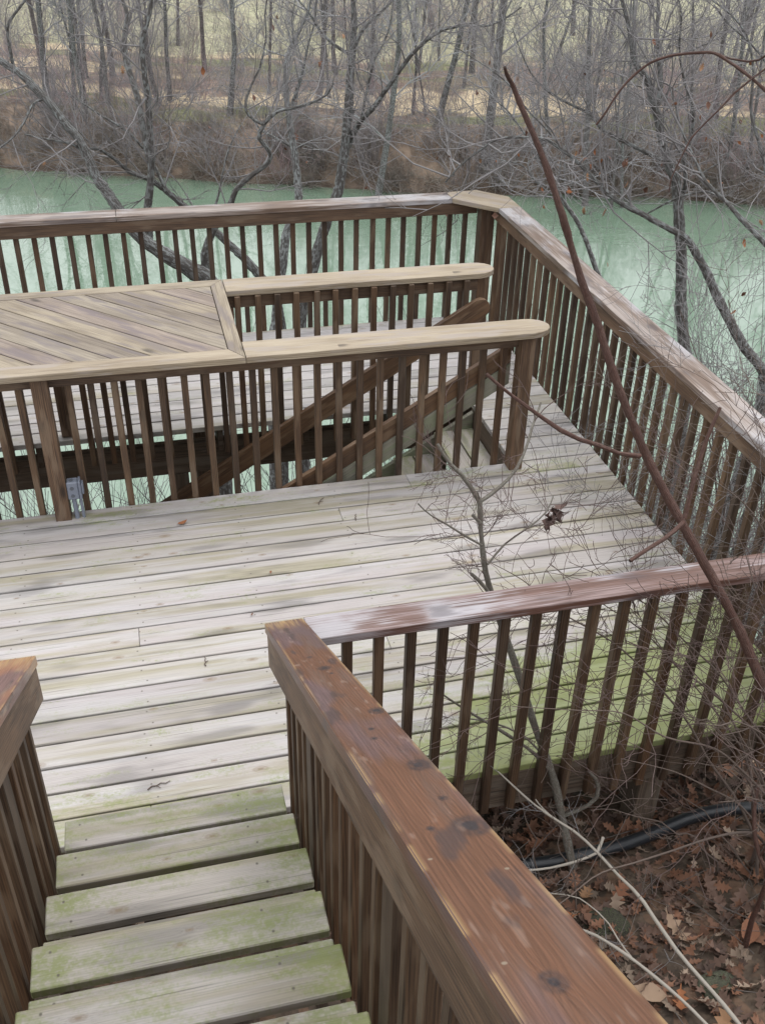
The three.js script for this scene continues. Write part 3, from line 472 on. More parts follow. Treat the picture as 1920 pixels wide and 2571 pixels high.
const TRACED = {A:[[[-2.145,-0.501,-4.2,0.0919],[-2.191,-0.229,-4.218,0.0872],[-2.399,-0.069,-4.235,0.0809],[-2.604,0.076,-4.253,0.0702],[-2.762,0.204,-4.271,0.0618],[-2.874,0.337,-4.288,0.0549],[-2.96,0.496,-4.318,0.0515],[-3.027,0.612,-4.371,0.0488],[-3.112,0.749,-4.424,0.046],[-3.163,0.904,-4.476,0.0426],[-3.231,1.078,-4.529,0.0386],[-3.333,1.21,-4.582,0.0366],[-3.432,1.358,-4.647,0.0353],[-3.535,1.473,-4.718,0.0352],[-3.657,1.589,-4.788,0.0341],[-3.819,1.695,-4.859,0.0316],[-3.976,1.818,-4.929,0.0273],[-4.147,2.051,-5.0,0.0222]],[[-2.708,0.118,-4.45,0.0425],[-2.699,0.32,-4.414,0.0397],[-2.684,0.484,-4.379,0.037],[-2.643,0.686,-4.343,0.0343],[-2.611,0.904,-4.307,0.0317],[-2.6,1.115,-4.271,0.0302],[-2.591,1.321,-4.236,0.0287],[-2.585,1.482,-4.2,0.0273],[-2.593,1.641,-4.157,0.0259],[-2.596,1.814,-4.114,0.0235],[-2.587,1.964,-4.071,0.0213],[-2.526,2.109,-4.029,0.0181],[-2.483,2.269,-3.986,0.0151],[-2.455,2.473,-3.943,0.012],[-2.451,2.702,-3.9,0.0091]],[[-2.629,0.927,-4.3,0.0274],[-2.647,1.178,-4.356,0.0271],[-2.664,1.403,-4.411,0.0266],[-2.701,1.587,-4.467,0.0253],[-2.738,1.767,-4.522,0.0235],[-2.717,1.926,-4.578,0.0212],[-2.673,2.083,-4.633,0.0182],[-2.702,2.185,-4.689,0.0148],[-2.731,2.411,-4.744,0.0113],[-2.683,2.633,-4.8,0.0079]],[[-2.183,-0.225,-4.3,0.0456],[-2.202,0.029,-4.247,0.0395],[-2.087,0.311,-4.193,0.0336],[-1.926,0.549,-4.14,0.029],[-1.881,0.679,-4.087,0.0246],[-1.731,0.824,-4.033,0.0226],[-1.628,0.906,-3.98,0.0214],[-1.569,0.999,-3.927,0.0203],[-1.613,1.112,-3.88,0.019],[-1.677,1.184,-3.84,0.0179],[-1.636,1.308,-3.8,0.0168],[-1.516,1.428,-3.76,0.0154],[-1.381,1.46,-3.72,0.0135],[-1.246,1.502,-3.68,0.0116],[-1.111,1.572,-3.64,0.0092],[-1.058,1.671,-3.6,0.0069]],[[-1.647,1.324,-3.75,0.014],[-1.763,1.397,-3.719,0.0128],[-1.802,1.489,-3.687,0.0115],[-1.748,1.659,-3.656,0.0103],[-1.678,1.789,-3.625,0.0091],[-1.637,1.935,-3.594,0.0079],[-1.617,2.06,-3.562,0.0068],[-1.624,2.217,-3.531,0.0057],[-1.594,2.385,-3.5,0.0046]],[[-3.158,0.934,-4.6,0.015],[-3.297,1.036,-4.525,0.0126],[-3.448,1.095,-4.45,0.0104],[-3.558,1.136,-4.375,0.0082],[-3.664,1.187,-4.3,0.0061]],[[-3.469,1.387,-4.7,0.0125],[-3.567,1.383,-4.64,0.0116],[-3.694,1.203,-4.58,0.0108],[-3.807,1.101,-4.52,0.0095],[-3.913,1.04,-4.46,0.0078],[-4.041,0.96,-4.4,0.0062]],[[-3.715,1.628,-4.9,0.0166],[-3.714,1.831,-4.82,0.0147],[-3.691,1.99,-4.74,0.0128],[-3.577,2.125,-4.66,0.0111],[-3.503,2.205,-4.58,0.0094],[-3.419,2.352,-4.5,0.0077]]],
F:[[[-1.445,-0.734,-4.9,0.0548],[-1.6,-0.484,-4.955,0.0501],[-1.755,-0.291,-5.009,0.0457],[-1.864,-0.19,-5.064,0.0416],[-2.082,0.038,-5.118,0.0371],[-2.321,0.239,-5.173,0.0328],[-2.513,0.424,-5.173,0.0292],[-2.641,0.533,-5.118,0.0263],[-2.813,0.627,-5.064,0.0226],[-2.931,0.757,-5.009,0.0186],[-3.049,0.863,-4.955,0.0147],[-3.151,0.902,-4.9,0.011]],[[-2.473,0.408,-5.1,0.021],[-2.543,0.592,-5.15,0.0185],[-2.652,0.808,-5.2,0.016],[-2.809,0.978,-5.25,0.013],[-3.013,1.103,-5.3,0.0101],[-3.191,1.226,-5.35,0.0078],[-3.328,1.325,-5.4,0.0056]],[[-2.08,0.028,-5.15,0.0145],[-1.961,0.268,-5.213,0.0126],[-1.891,0.483,-5.275,0.0107],[-1.796,0.741,-5.338,0.0083],[-1.658,0.948,-5.4,0.0059]]],
C:[[[-1.44,-1.482,-5.3,0.0612],[-1.398,-1.212,-5.327,0.0578],[-1.306,-0.626,-5.353,0.0534],[-1.222,-0.171,-5.38,0.0484],[-1.088,0.116,-5.407,0.0442],[-1.084,0.355,-5.433,0.0411],[-1.098,0.589,-5.46,0.0381],[-1.124,0.795,-5.487,0.0351],[-1.148,1.041,-5.52,0.0322],[-1.159,1.213,-5.56,0.0295],[-1.146,1.427,-5.6,0.0259],[-1.111,1.572,-5.64,0.0221],[-0.992,1.756,-5.68,0.0182],[-0.886,1.94,-5.72,0.0144],[-0.827,2.163,-5.76,0.0117],[-0.838,2.443,-5.8,0.0091]],[[-1.092,1.079,-5.6,0.0216],[-1.029,1.281,-5.54,0.0185],[-0.982,1.466,-5.48,0.015],[-0.946,1.668,-5.42,0.0106],[-0.883,1.905,-5.36,0.0077],[-0.867,2.175,-5.3,0.0055]],[[-1.085,0.648,-5.6,0.0148],[-1.244,0.731,-5.675,0.0129],[-1.402,0.814,-5.75,0.011],[-1.508,0.941,-5.825,0.0086],[-1.612,1.09,-5.9,0.0061]]],
D:[[[-1.174,-0.995,-4.9,0.0634],[-1.033,-0.457,-4.914,0.0595],[-0.938,-0.139,-4.929,0.0562],[-0.858,0.073,-4.943,0.0545],[-0.743,0.352,-4.957,0.0527],[-0.702,0.558,-4.971,0.051],[-0.663,0.783,-4.986,0.0493],[-0.636,1.048,-5.0,0.0452],[-0.607,1.303,-5.029,0.0413],[-0.589,1.511,-5.057,0.0375],[-0.561,1.714,-5.086,0.0338],[-0.544,1.914,-5.114,0.029],[-0.55,2.111,-5.143,0.0243],[-0.601,2.344,-5.171,0.0186],[-0.573,2.608,-5.2,0.0129]],[[-0.619,0.753,-5.1,0.0333],[-0.568,0.938,-4.983,0.0307],[-0.524,1.074,-4.867,0.0283],[-0.459,1.184,-4.75,0.026],[-0.352,1.374,-4.633,0.0237],[-0.246,1.579,-4.517,0.0214],[-0.128,1.776,-4.4,0.0192],[0.024,1.92,-4.333,0.0173],[0.132,1.982,-4.267,0.0147],[0.307,2.012,-4.2,0.012],[0.46,2.016,-4.133,0.0097],[0.586,2.074,-4.067,0.0079],[0.726,2.184,-4.0,0.0062]],[[-0.493,1.032,-5.0,0.0163],[-0.452,1.211,-5.033,0.015],[-0.388,1.441,-5.067,0.0138],[-0.335,1.603,-5.1,0.0114],[-0.236,1.743,-5.133,0.0091],[-0.163,1.943,-5.167,0.0073],[-0.137,2.181,-5.2,0.0056]],[[-0.535,1.654,-5.2,0.0228],[-0.443,1.812,-5.25,0.0193],[-0.316,1.927,-5.3,0.0159],[-0.142,2.042,-5.35,0.0125],[0.006,2.238,-5.4,0.0091]],[[-0.547,1.612,-5.2,0.0183],[-0.721,1.71,-5.26,0.0155],[-0.846,1.828,-5.32,0.0127],[-0.924,1.964,-5.38,0.0099],[-1.025,2.079,-5.44,0.0076],[-1.124,2.233,-5.5,0.0056]]],
G:[[[2.125,-0.834,-2.4,0.062],[2.021,-0.452,-2.424,0.0583],[1.949,-0.157,-2.447,0.055],[1.894,0.17,-2.471,0.0518],[1.855,0.421,-2.494,0.0493],[1.795,0.666,-2.518,0.0486],[1.756,0.863,-2.541,0.047],[1.715,1.016,-2.565,0.0434],[1.65,1.129,-2.588,0.0395],[1.568,1.314,-2.624,0.035],[1.515,1.492,-2.671,0.0312],[1.442,1.667,-2.718,0.0278],[1.399,1.802,-2.765,0.0253],[1.297,1.92,-2.812,0.0232],[1.243,2.121,-2.859,0.0202],[1.2,2.268,-2.906,0.0171],[1.129,2.462,-2.953,0.0131],[1.134,2.684,-3.0,0.0091]],[[1.671,1.132,-2.8,0.0201],[1.468,1.221,-2.867,0.0178],[1.314,1.288,-2.933,0.0155],[1.182,1.354,-3.0,0.0136],[1.064,1.476,-3.067,0.0118],[0.89,1.552,-3.133,0.01],[0.738,1.627,-3.2,0.0082],[0.603,1.747,-3.267,0.0066],[0.505,1.919,-3.333,0.0052],[0.428,2.106,-3.4,0.0039]],[[1.821,0.802,-2.6,0.0223],[1.803,1.0,-2.538,0.0199],[1.703,1.214,-2.475,0.0175],[1.695,1.398,-2.413,0.0148],[1.633,1.63,-2.35,0.0121],[1.464,1.889,-2.288,0.0099],[1.342,2.134,-2.225,0.0079],[1.28,2.365,-2.163,0.006],[1.153,2.556,-2.1,0.0042]],[[1.55,1.537,-2.8,0.0254],[1.601,1.703,-2.88,0.0238],[1.592,1.906,-2.96,0.0209],[1.573,2.107,-3.04,0.0169],[1.586,2.304,-3.12,0.0123],[1.541,2.534,-3.2,0.0076]]],
H:[[[2.599,-0.637,-1.9,0.0466],[2.323,-0.305,-1.932,0.0446],[2.111,-0.014,-1.963,0.0429],[1.968,0.197,-1.995,0.0404],[1.856,0.38,-2.026,0.0374],[1.726,0.56,-2.058,0.0341],[1.633,0.674,-2.089,0.0298],[1.438,0.773,-2.121,0.0255],[1.247,0.87,-2.153,0.0234],[1.062,0.956,-2.184,0.0216],[0.945,1.034,-2.226,0.0199],[0.831,1.136,-2.279,0.0182],[0.696,1.257,-2.332,0.0166],[0.565,1.357,-2.384,0.0149],[0.418,1.436,-2.437,0.0133],[0.32,1.439,-2.489,0.0118],[0.066,1.427,-2.542,0.0102],[-0.064,1.33,-2.595,0.0087],[-0.214,1.195,-2.647,0.0072],[-0.308,1.055,-2.7,0.0057]],[[0.617,1.326,-2.5,0.0085],[0.462,1.497,-2.567,0.0078],[0.315,1.628,-2.633,0.0071],[0.207,1.775,-2.7,0.0064],[0.065,1.886,-2.767,0.0055],[-0.093,1.979,-2.833,0.0046],[-0.23,2.055,-2.9,0.0036]],[[1.411,0.769,-2.45,0.0079],[1.553,0.88,-2.386,0.0087],[1.675,0.961,-2.321,0.0094],[1.802,1.006,-2.257,0.0097],[1.896,0.996,-2.193,0.0096],[2.061,0.872,-2.129,0.0094],[2.233,0.726,-2.064,0.0087],[2.33,0.641,-2.0,0.0078]],[[0.365,1.412,-2.6,0.0047],[0.484,1.251,-2.6,0.0038],[0.563,1.098,-2.6,0.0029]]],
J:[[[1.721,-0.48,-3.4,0.0257],[1.521,-0.066,-3.43,0.0239],[1.365,0.257,-3.46,0.0223],[1.258,0.433,-3.49,0.021],[1.132,0.585,-3.52,0.0197],[1.032,0.733,-3.55,0.0174],[0.937,0.857,-3.58,0.0151],[0.833,1.063,-3.61,0.0122],[0.692,1.224,-3.64,0.0095],[0.554,1.382,-3.67,0.0073],[0.4,1.499,-3.7,0.0052]],[[1.07,0.638,-3.5,0.0109],[0.905,0.722,-3.46,0.0095],[0.762,0.845,-3.42,0.0081],[0.644,0.965,-3.38,0.0067],[0.513,1.021,-3.34,0.0054],[0.365,1.058,-3.3,0.0041]],[[1.057,0.746,-3.5,0.0097],[1.097,0.929,-3.6,0.0081],[1.184,1.11,-3.7,0.0065],[1.271,1.291,-3.8,0.0054],[1.411,1.43,-3.9,0.0043]]],
K:[[[2.02,0.378,-0.9,0.0266],[1.774,0.832,-0.96,0.0231],[1.61,1.014,-1.02,0.0203],[1.462,1.14,-1.08,0.0177],[1.337,1.263,-1.14,0.015],[1.172,1.402,-1.2,0.0128],[1.136,1.469,-1.26,0.0108],[1.067,1.601,-1.32,0.0086],[0.999,1.732,-1.38,0.0066],[0.944,1.892,-1.44,0.0053],[0.92,1.988,-1.5,0.0041]],[[1.235,1.407,-1.4,0.0059],[1.31,1.472,-1.375,0.0051],[1.378,1.516,-1.35,0.0042],[1.377,1.62,-1.325,0.0037],[1.286,1.709,-1.3,0.0033]],[[1.878,0.774,-1.1,0.0193],[1.795,0.992,-1.156,0.0175],[1.797,1.183,-1.211,0.0158],[1.695,1.409,-1.267,0.0141],[1.588,1.661,-1.322,0.0124],[1.52,1.841,-1.378,0.0108],[1.504,2.107,-1.433,0.0092],[1.429,2.322,-1.489,0.0077],[1.306,2.447,-1.544,0.0062],[1.178,2.527,-1.6,0.0048]],[[1.861,1.153,-1.3,0.0104],[1.964,1.368,-1.371,0.0099],[1.901,1.62,-1.443,0.0093],[1.774,1.9,-1.514,0.0086],[1.707,2.106,-1.586,0.008],[1.565,2.25,-1.657,0.0072],[1.414,2.362,-1.729,0.0064],[1.32,2.472,-1.8,0.0057]]],
cane:[[[-0.673,0.555,3.158,0.0203],[-0.769,0.8,2.994,0.0196],[-0.845,0.986,2.876,0.0188],[-0.922,1.142,2.779,0.0181],[-0.999,1.281,2.693,0.0174],[-1.075,1.419,2.609,0.0167],[-1.15,1.562,2.521,0.016],[-1.213,1.702,2.469,0.0155],[-1.28,1.859,2.405,0.015],[-1.336,2.025,2.337,0.0143],[-1.389,2.149,2.3,0.0135],[-1.437,2.282,2.258,0.0133],[-1.472,2.374,2.247,0.0131],[-1.509,2.483,2.202,0.0122],[-1.552,2.591,2.158,0.0113],[-1.602,2.697,2.113,0.0097],[-1.635,2.764,2.099,0.0081],[-1.658,2.788,2.118,0.0065],[-1.676,2.818,2.134,0.0049]],[[-1.28,1.687,2.675,0.0078],[-1.356,1.707,2.678,0.0077],[-1.426,1.74,2.674,0.0077],[-1.538,1.784,2.651,0.0072],[-1.644,1.853,2.613,0.0068],[-1.735,1.921,2.58,0.0063],[-1.81,1.985,2.553,0.0059]],[[-1.123,1.476,2.775,0.0088],[-1.102,1.549,2.745,0.0079],[-1.074,1.635,2.708,0.0071],[-1.039,1.721,2.673,0.0063],[-0.987,1.819,2.634,0.0055]],[[-1.128,1.465,2.781,0.008],[-1.206,1.441,2.819,0.0074],[-1.287,1.426,2.849,0.0068],[-1.368,1.41,2.881,0.0062]]],
vine:[[[-1.161,2.822,2.888,0.0048],[-1.205,2.872,2.819,0.0046],[-1.237,2.903,2.766,0.0043],[-1.264,2.924,2.722,0.0042],[-1.293,2.941,2.681,0.0041],[-1.33,2.937,2.65,0.004],[-1.382,2.927,2.622,0.0038],[-1.429,2.907,2.601,0.0037],[-1.473,2.871,2.591,0.0034],[-1.513,2.824,2.591,0.0031],[-1.542,2.777,2.594,0.0029],[-1.561,2.746,2.588,0.0026]],[[-1.167,2.952,2.796,0.0027],[-1.203,2.919,2.794,0.0027],[-1.241,2.89,2.789,0.0027],[-1.292,2.846,2.79,0.0027],[-1.332,2.802,2.795,0.0026],[-1.371,2.768,2.793,0.0025],[-1.4,2.718,2.804,0.0023],[-1.431,2.663,2.819,0.0021],[-1.439,2.623,2.83,0.0019]],[[-1.196,2.98,2.831,0.0029],[-1.213,2.952,2.796,0.003],[-1.214,2.932,2.76,0.003],[-1.242,2.928,2.706,0.0029],[-1.271,2.935,2.644,0.0028]]],
sapling:[[[-1.176,-0.734,2.678,0.0233],[-1.21,-0.567,2.665,0.0211],[-1.262,-0.299,2.577,0.019],[-1.311,-0.072,2.518,0.0174],[-1.383,0.131,2.471,0.0158],[-1.455,0.378,2.393,0.015],[-1.523,0.614,2.286,0.0144],[-1.573,0.764,2.243,0.0134],[-1.606,0.896,2.217,0.0125],[-1.627,1.041,2.186,0.0111],[-1.634,1.214,2.138,0.0098]],[[-1.635,1.211,2.14,0.0102],[-1.696,1.307,2.099,0.0088],[-1.752,1.369,2.083,0.0079],[-1.797,1.445,2.06,0.0072]],[[-1.635,1.206,2.143,0.0083],[-1.558,1.23,2.11,0.0076],[-1.466,1.277,2.063,0.0069],[-1.399,1.341,1.999,0.006],[-1.35,1.406,1.93,0.0049],[-1.294,1.471,1.861,0.0038]],[[-1.631,1.035,2.202,0.0047],[-1.71,1.09,2.189,0.0042],[-1.786,1.148,2.175,0.0037],[-1.854,1.199,2.17,0.0032],[-1.898,1.252,2.168,0.0027]],[[-1.608,0.952,2.228,0.0047],[-1.52,1.006,2.175,0.0043],[-1.41,1.046,2.139,0.0038],[-1.317,1.087,2.098,0.0031],[-1.27,1.127,2.045,0.0024]],[[-1.634,1.126,2.175,0.0074],[-1.668,1.164,2.164,0.0065]],[[-1.601,0.83,2.289,0.0076],[-1.642,0.892,2.267,0.0071],[-1.685,0.937,2.255,0.0065]],[[-1.328,-0.024,2.518,0.0082],[-1.415,0.081,2.485,0.0077],[-1.521,0.175,2.454,0.0072],[-1.625,0.259,2.431,0.0063],[-1.728,0.343,2.408,0.0051],[-1.819,0.425,2.389,0.0039]],[[-1.249,-0.309,2.55,0.0106],[-1.161,-0.257,2.568,0.01],[-1.108,-0.196,2.57,0.0094],[-1.105,-0.12,2.55,0.0078],[-1.149,-0.059,2.526,0.0062]],[[-1.359,0.057,2.516,0.0051],[-1.435,0.114,2.415,0.0044],[-1.558,0.138,2.325,0.0038],[-1.687,0.128,2.257,0.0031]]],
low:[[[-1.04,-0.15,3.739,0.0085],[-1.048,-0.157,3.684,0.0084],[-1.078,-0.137,3.605,0.0083],[-1.121,-0.108,3.516,0.0082],[-1.171,-0.071,3.42,0.008],[-1.215,-0.021,3.317,0.0077],[-1.249,0.02,3.222,0.0074],[-1.302,0.044,3.124,0.0069],[-1.342,0.059,3.026,0.0062],[-1.397,0.076,2.924,0.0056],[-1.465,0.077,2.829,0.0049],[-1.521,0.079,2.736,0.0043],[-1.565,0.084,2.645,0.0036],[-1.601,0.084,2.559,0.0028]],[[-1.282,-0.07,2.935,0.0061],[-1.353,-0.084,2.943,0.0057],[-1.443,-0.096,2.943,0.0054],[-1.518,-0.099,2.941,0.0048],[-1.599,-0.096,2.933,0.0043]],[[-1.285,-0.067,2.933,0.0065],[-1.258,-0.063,2.906,0.0069],[-1.236,-0.06,2.878,0.0073]],[[-1.419,-0.032,2.749,0.0044],[-1.449,-0.016,2.699,0.0037],[-1.459,-0.012,2.662,0.003]]],
low2:[[[-1.187,-0.069,3.769,0.0067],[-1.21,-0.065,3.698,0.0065],[-1.245,-0.057,3.621,0.0064],[-1.305,-0.038,3.53,0.0063],[-1.368,-0.023,3.441,0.0061],[-1.423,-0.023,3.364,0.0059],[-1.464,-0.037,3.301,0.0056],[-1.513,-0.062,3.243,0.0052],[-1.572,-0.086,3.182,0.0047]],[[-1.348,-0.07,3.416,0.0033],[-1.372,-0.062,3.343,0.003],[-1.394,-0.037,3.257,0.0028],[-1.433,-0.033,3.181,0.0026],[-1.464,-0.049,3.123,0.0023],[-1.553,-0.084,3.061,0.0021]]],
low3:[[[-0.75,0.083,3.28,0.0095],[-0.768,0.138,3.236,0.0088],[-0.777,0.216,3.18,0.0081],[-0.766,0.295,3.128,0.0074],[-0.743,0.362,3.087,0.0068]],[[-0.768,0.138,3.236,0.0054],[-0.764,0.214,3.247,0.0047],[-0.761,0.288,3.258,0.004]]]};
// ───────── trees and shrubs
const pv = (a) => V(a[0], a[1], a[2]);
function twig(T, p, dir, len, r, depth, R, o) {
  const n = o.n ?? (depth > 1 ? 5 : 4), pts = [p.clone()], rad = [r], d = dir.clone(), q = p.clone();
  for (let i = 1; i < n; i++) { d.x += (R() - 0.5) * o.bend; d.y += (R() - 0.5) * o.bend + o.up; d.z += (R() - 0.5) * o.bend; d.normalize(); q.addScaledVector(d, len / (n - 1)); pts.push(q.clone()); rad.push(Math.max(o.min, r * (1 - 0.75 * i / (n - 1)))); }
  T.add(pts, rad, depth > 1 ? 4 : 3);
  if (depth > 0) { const kids = Math.round(o.kids * (0.6 + 0.8 * R())); for (let k = 0; k < kids; k++) { const f = 0.2 + 0.8 * R(), i = Math.min(n - 2, Math.floor(f * (n - 1))), at = pts[i].clone().lerp(pts[i + 1], f * (n - 1) - i); const c = V(R() - 0.5, R() - 0.5, R() - 0.5).normalize().multiplyScalar(o.spread).add(d).normalize(); twig(T, at, c, len * (0.35 + 0.35 * R()), Math.max(o.min, r * 0.55), depth - 1, R, o); } }
  else if (o.ends) o.ends.push([q.clone(), d.clone()]);
}
function clothe(T, P, Rd, R, o) { // twigs along a limb
  let len = 0; for (let i = 1; i < P.length; i++) len += P[i].distanceTo(P[i - 1]);
  const n = Math.round(len * o.perMetre); for (let k = 0; k < n; k++) {
    const f = Math.pow(mix(o.from ?? 0.15, 1, (k + R()) / n), 0.9) * (P.length - 1), i = Math.min(P.length - 2, Math.floor(f)), at = P[i].clone().lerp(P[i + 1], f - i), t = P[i + 1].clone().sub(P[i]).normalize();
    if (at.y < (o.floor ?? -99)) continue;
    const c = V(R() - 0.5, R() - 0.5, R() - 0.5).addScaledVector(t, 0.25).normalize(); c.y += 0.25; c.normalize();
    twig(T, at, c, o.len * (0.35 + R()), Math.min(o.r, Rd[i] * 0.5), o.levels, R, o);
  }
}
// dead leaf: a lobed outline with a fold and a curl
function leafGeo(seed, L = 1, lobes = 3) {
  const R = rng(seed), P = [], U = [], I = [], O = lobes === 2 ? [[-0.5, 0.012], [-0.36, 0.02], [-0.22, 0.16], [-0.02, 0.24], [0.2, 0.2], [0.38, 0.09], [0.52, 0.004]] : [[-0.5, 0.012], [-0.36, 0.025], [-0.28, 0.15], [-0.2, 0.075], [-0.08, 0.27], [0.02, 0.10], [0.14, 0.29], [0.2, 0.11], [0.34, 0.2], [0.37, 0.075], [0.52, 0.004]], n = O.length;
  const curl = 0.5 + 1.1 * R(), fold = 0.25 + 0.6 * R(), tw = (R() - 0.5) * 0.8;
  for (let i = 0; i < n; i++) for (const s of [-1, 0, 1]) { const x = O[i][0] + (s ? (R() - 0.5) * 0.05 : 0), w = O[i][1] * (0.85 + 0.3 * R()), z = s * w, y = curl * x * x * 0.6 + fold * Math.abs(z) + tw * x * z + (R() - 0.5) * 0.03; P.push(x * L, y * L, z * L); U.push(x, z); }
  for (let i = 0; i < n - 1; i++) for (const k of [0, 1]) { const a = 3 * i + k; I.push(a, a + 1, a + 3, a + 1, a + 4, a + 3); }
  return geo(P, null, U, I);
}
const leafGeos = [0, 1, 2, 3].map((s) => leafGeo(900 + s, 1, 2 + (s % 3)));
function tracedTree(key, name, label, o) {
  const R = rng(o.seed), limbs = TRACED[key], b = limbs[0][0], root = pv(o.root ?? [b[0] + (R() - 0.5) * 0.3, 0, b[2]]); root.y = (o.rootY ?? groundY(root.x, root.z)) - 0.08;
  const t = thing(name, label, o.category ?? 'tree', o.group, root.toArray()); const W = new Tubes(), C = new Tubes(); const ends = [];
  limbs.forEach((l, k) => {
    let pts = l.map(pv), rad = l.map((a) => a[3]);
    if (k === 0 && !o.noRoot) { pts = [root.clone(), root.clone().lerp(pts[0], 0.5).add(V((R() - 0.5) * 0.2 * (o.wob ?? 1), 0, 0)), ...pts]; rad = [rad[0] * 1.45, rad[0] * 1.15, ...rad]; }
    const [P, Q] = smoothPath(pts, rad, o.step ?? 0.09);
    for (let i = 0; i < P.length; i++) { const j = (o.rough ?? 0.12) * Q[i]; P[i].x += (R() - 0.5) * j; P[i].y += (R() - 0.5) * j; Q[i] *= 1 + (R() - 0.5) * (o.knobs ?? 0.16); }
    W.add(P.map((p) => p.sub(root)), Q, o.sides ?? 9, true);
    if (!o.bare?.includes(k)) clothe(C, P.slice(k === 0 && !o.noRoot ? Math.floor(P.length * (o.skip ?? 0.35)) : 0), Q, R, { bend: 0.55, up: 0.05, kids: 4, spread: 0.85, min: 0.0016, levels: 2, perMetre: 8, len: 0.8, r: 0.009, ends, floor: -1.6 - root.y, ...(o.tw ?? {}) });
  });
  mesh('trunk', W.geo(), o.mat ?? bark, t);
  if (C.P.length) mesh('crown', C.geo(), o.twigs ?? twigMat, t);
  for (let k = 0; k < (o.leaves ?? 0); k++) { const e = ends[(R() * ends.length) | 0]; if (!e || (o.leafBox && !o.leafBox(e[0].clone().add(root)))) continue; const m = mesh('dead_leaf', leafGeos[k % 4], leafMats[k % 4], t); m.scale.setScalar((o.leafSize ?? 0.09) * (0.7 + 0.6 * R())); m.position.copy(e[0]).y -= 0.03; m.rotation.set(R() * 6, R() * 6, 1.2 + R()); }
  return t;
}
tracedTree('A', 'leaning_tree', 'gnarled tree with long limb leaning left past the river railing', { seed: 1, leaves: 8, leafSize: 0.06, tw: { perMetre: 7 } });
tracedTree('F', 'slanting_tree', 'crooked dark tree slanting up behind the table and railing', { seed: 2, leaves: 4 });
tracedTree('C', 'slender_tree', 'slender pale barked tree forking over the water', { seed: 3, mat: barkPale, twigs: twigPale, leaves: 4, tw: { perMetre: 9 } });
tracedTree('D', 'lichen_tree', 'upright lichen speckled tree with a long limb bending right', { seed: 4, leaves: 5, leafSize: 0.06 });
tracedTree('G', 'river_tree', 'straight grey tree beyond the passage railing, trunk over the water', { seed: 5, leaves: 70, leafSize: 0.065, leafBox: (p) => p.y < 1.6 && p.y > -0.6, mat: bark, tw: { perMetre: 12, len: 0.95 } });
tracedTree('H', 'arching_tree', 'dark tree leaning left in a long arch beyond the passage railing', { seed: 6, leaves: 90, leafSize: 0.07, leafBox: (p) => p.y < 1.5 && p.y > -0.6, tw: { perMetre: 12, len: 0.95 } });
tracedTree('J', 'thin_tree', 'thin pale young tree close outside the passage railing', { seed: 7, mat: barkPale, twigs: twigPale, leaves: 16, leafSize: 0.06, tw: { perMetre: 13 } });
tracedTree('K', 'drooping_tree', 'dark twiggy tree with crossing boughs above the passage railing', { seed: 8, leaves: 14, leafSize: 0.06, tw: { perMetre: 8, len: 0.6 } });
// saplings and canes by the stairs
const fg = { step: 0.06, sides: 8, rough: 0.16, knobs: 0.3, rootY: undefined };
tracedTree('cane', 'sapling_stem', 'thick red brown snapped sapling stem leaning across the railings', { ...fg, seed: 11, root: [-0.38, 0, 3.42], mat: caneMat, twigs: twigRed, category: 'sapling', bare: [0, 1, 2, 3], wob: 0.2 });
tracedTree('vine', 'arching_vine', 'thin dark red vine arching over with its tip hanging down', { ...fg, seed: 12, root: [-0.3, 0, 3.2], mat: caneMat, twigs: twigRed, category: 'vine', bare: [0], tw: { perMetre: 5, len: 0.08, levels: 0, r: 0.002, min: 0.0012 }, wob: 0.2, skip: 0.7 });
tracedTree('sapling', 'grey_sapling', 'slim grey sapling forked at its top in front of the red capped railing', { ...fg, seed: 13, mat: saplingMat, twigs: twigRed, category: 'sapling', tw: { perMetre: 9, len: 0.26, levels: 2, r: 0.0026, min: 0.0008, kids: 4, up: 0.02, bend: 0.6 }, wob: 0.1, skip: 0.3 });
tracedTree('low', 'bare_cane', 'long pale bare cane with a side stub rising from the leaf litter', { ...fg, seed: 14, root: [-0.98, 0, 3.85], mat: paleStem, twigs: twigMat, category: 'cane', wob: 0.1, tw: { perMetre: 5, len: 0.2, levels: 1, r: 0.002, min: 0.0009 }, skip: 0.55 });
tracedTree('low2', 'bare_cane', 'thin pale bent cane low beside the stair railing', { ...fg, seed: 15, root: [-1.1, 0, 3.95], mat: paleStem, twigs: twigMat, category: 'cane', wob: 0.1, tw: { perMetre: 5, len: 0.2, levels: 1, r: 0.002, min: 0.0009 } });
tracedTree('low3', 'purple_cane', 'upright pinkish stem beside the black pipe', { ...fg, seed: 16, mat: caneMat, twigs: twigRed, category: 'cane', wob: 0.1, tw: { perMetre: 7, len: 0.3, levels: 2, r: 0.002, min: 0.0009 } });
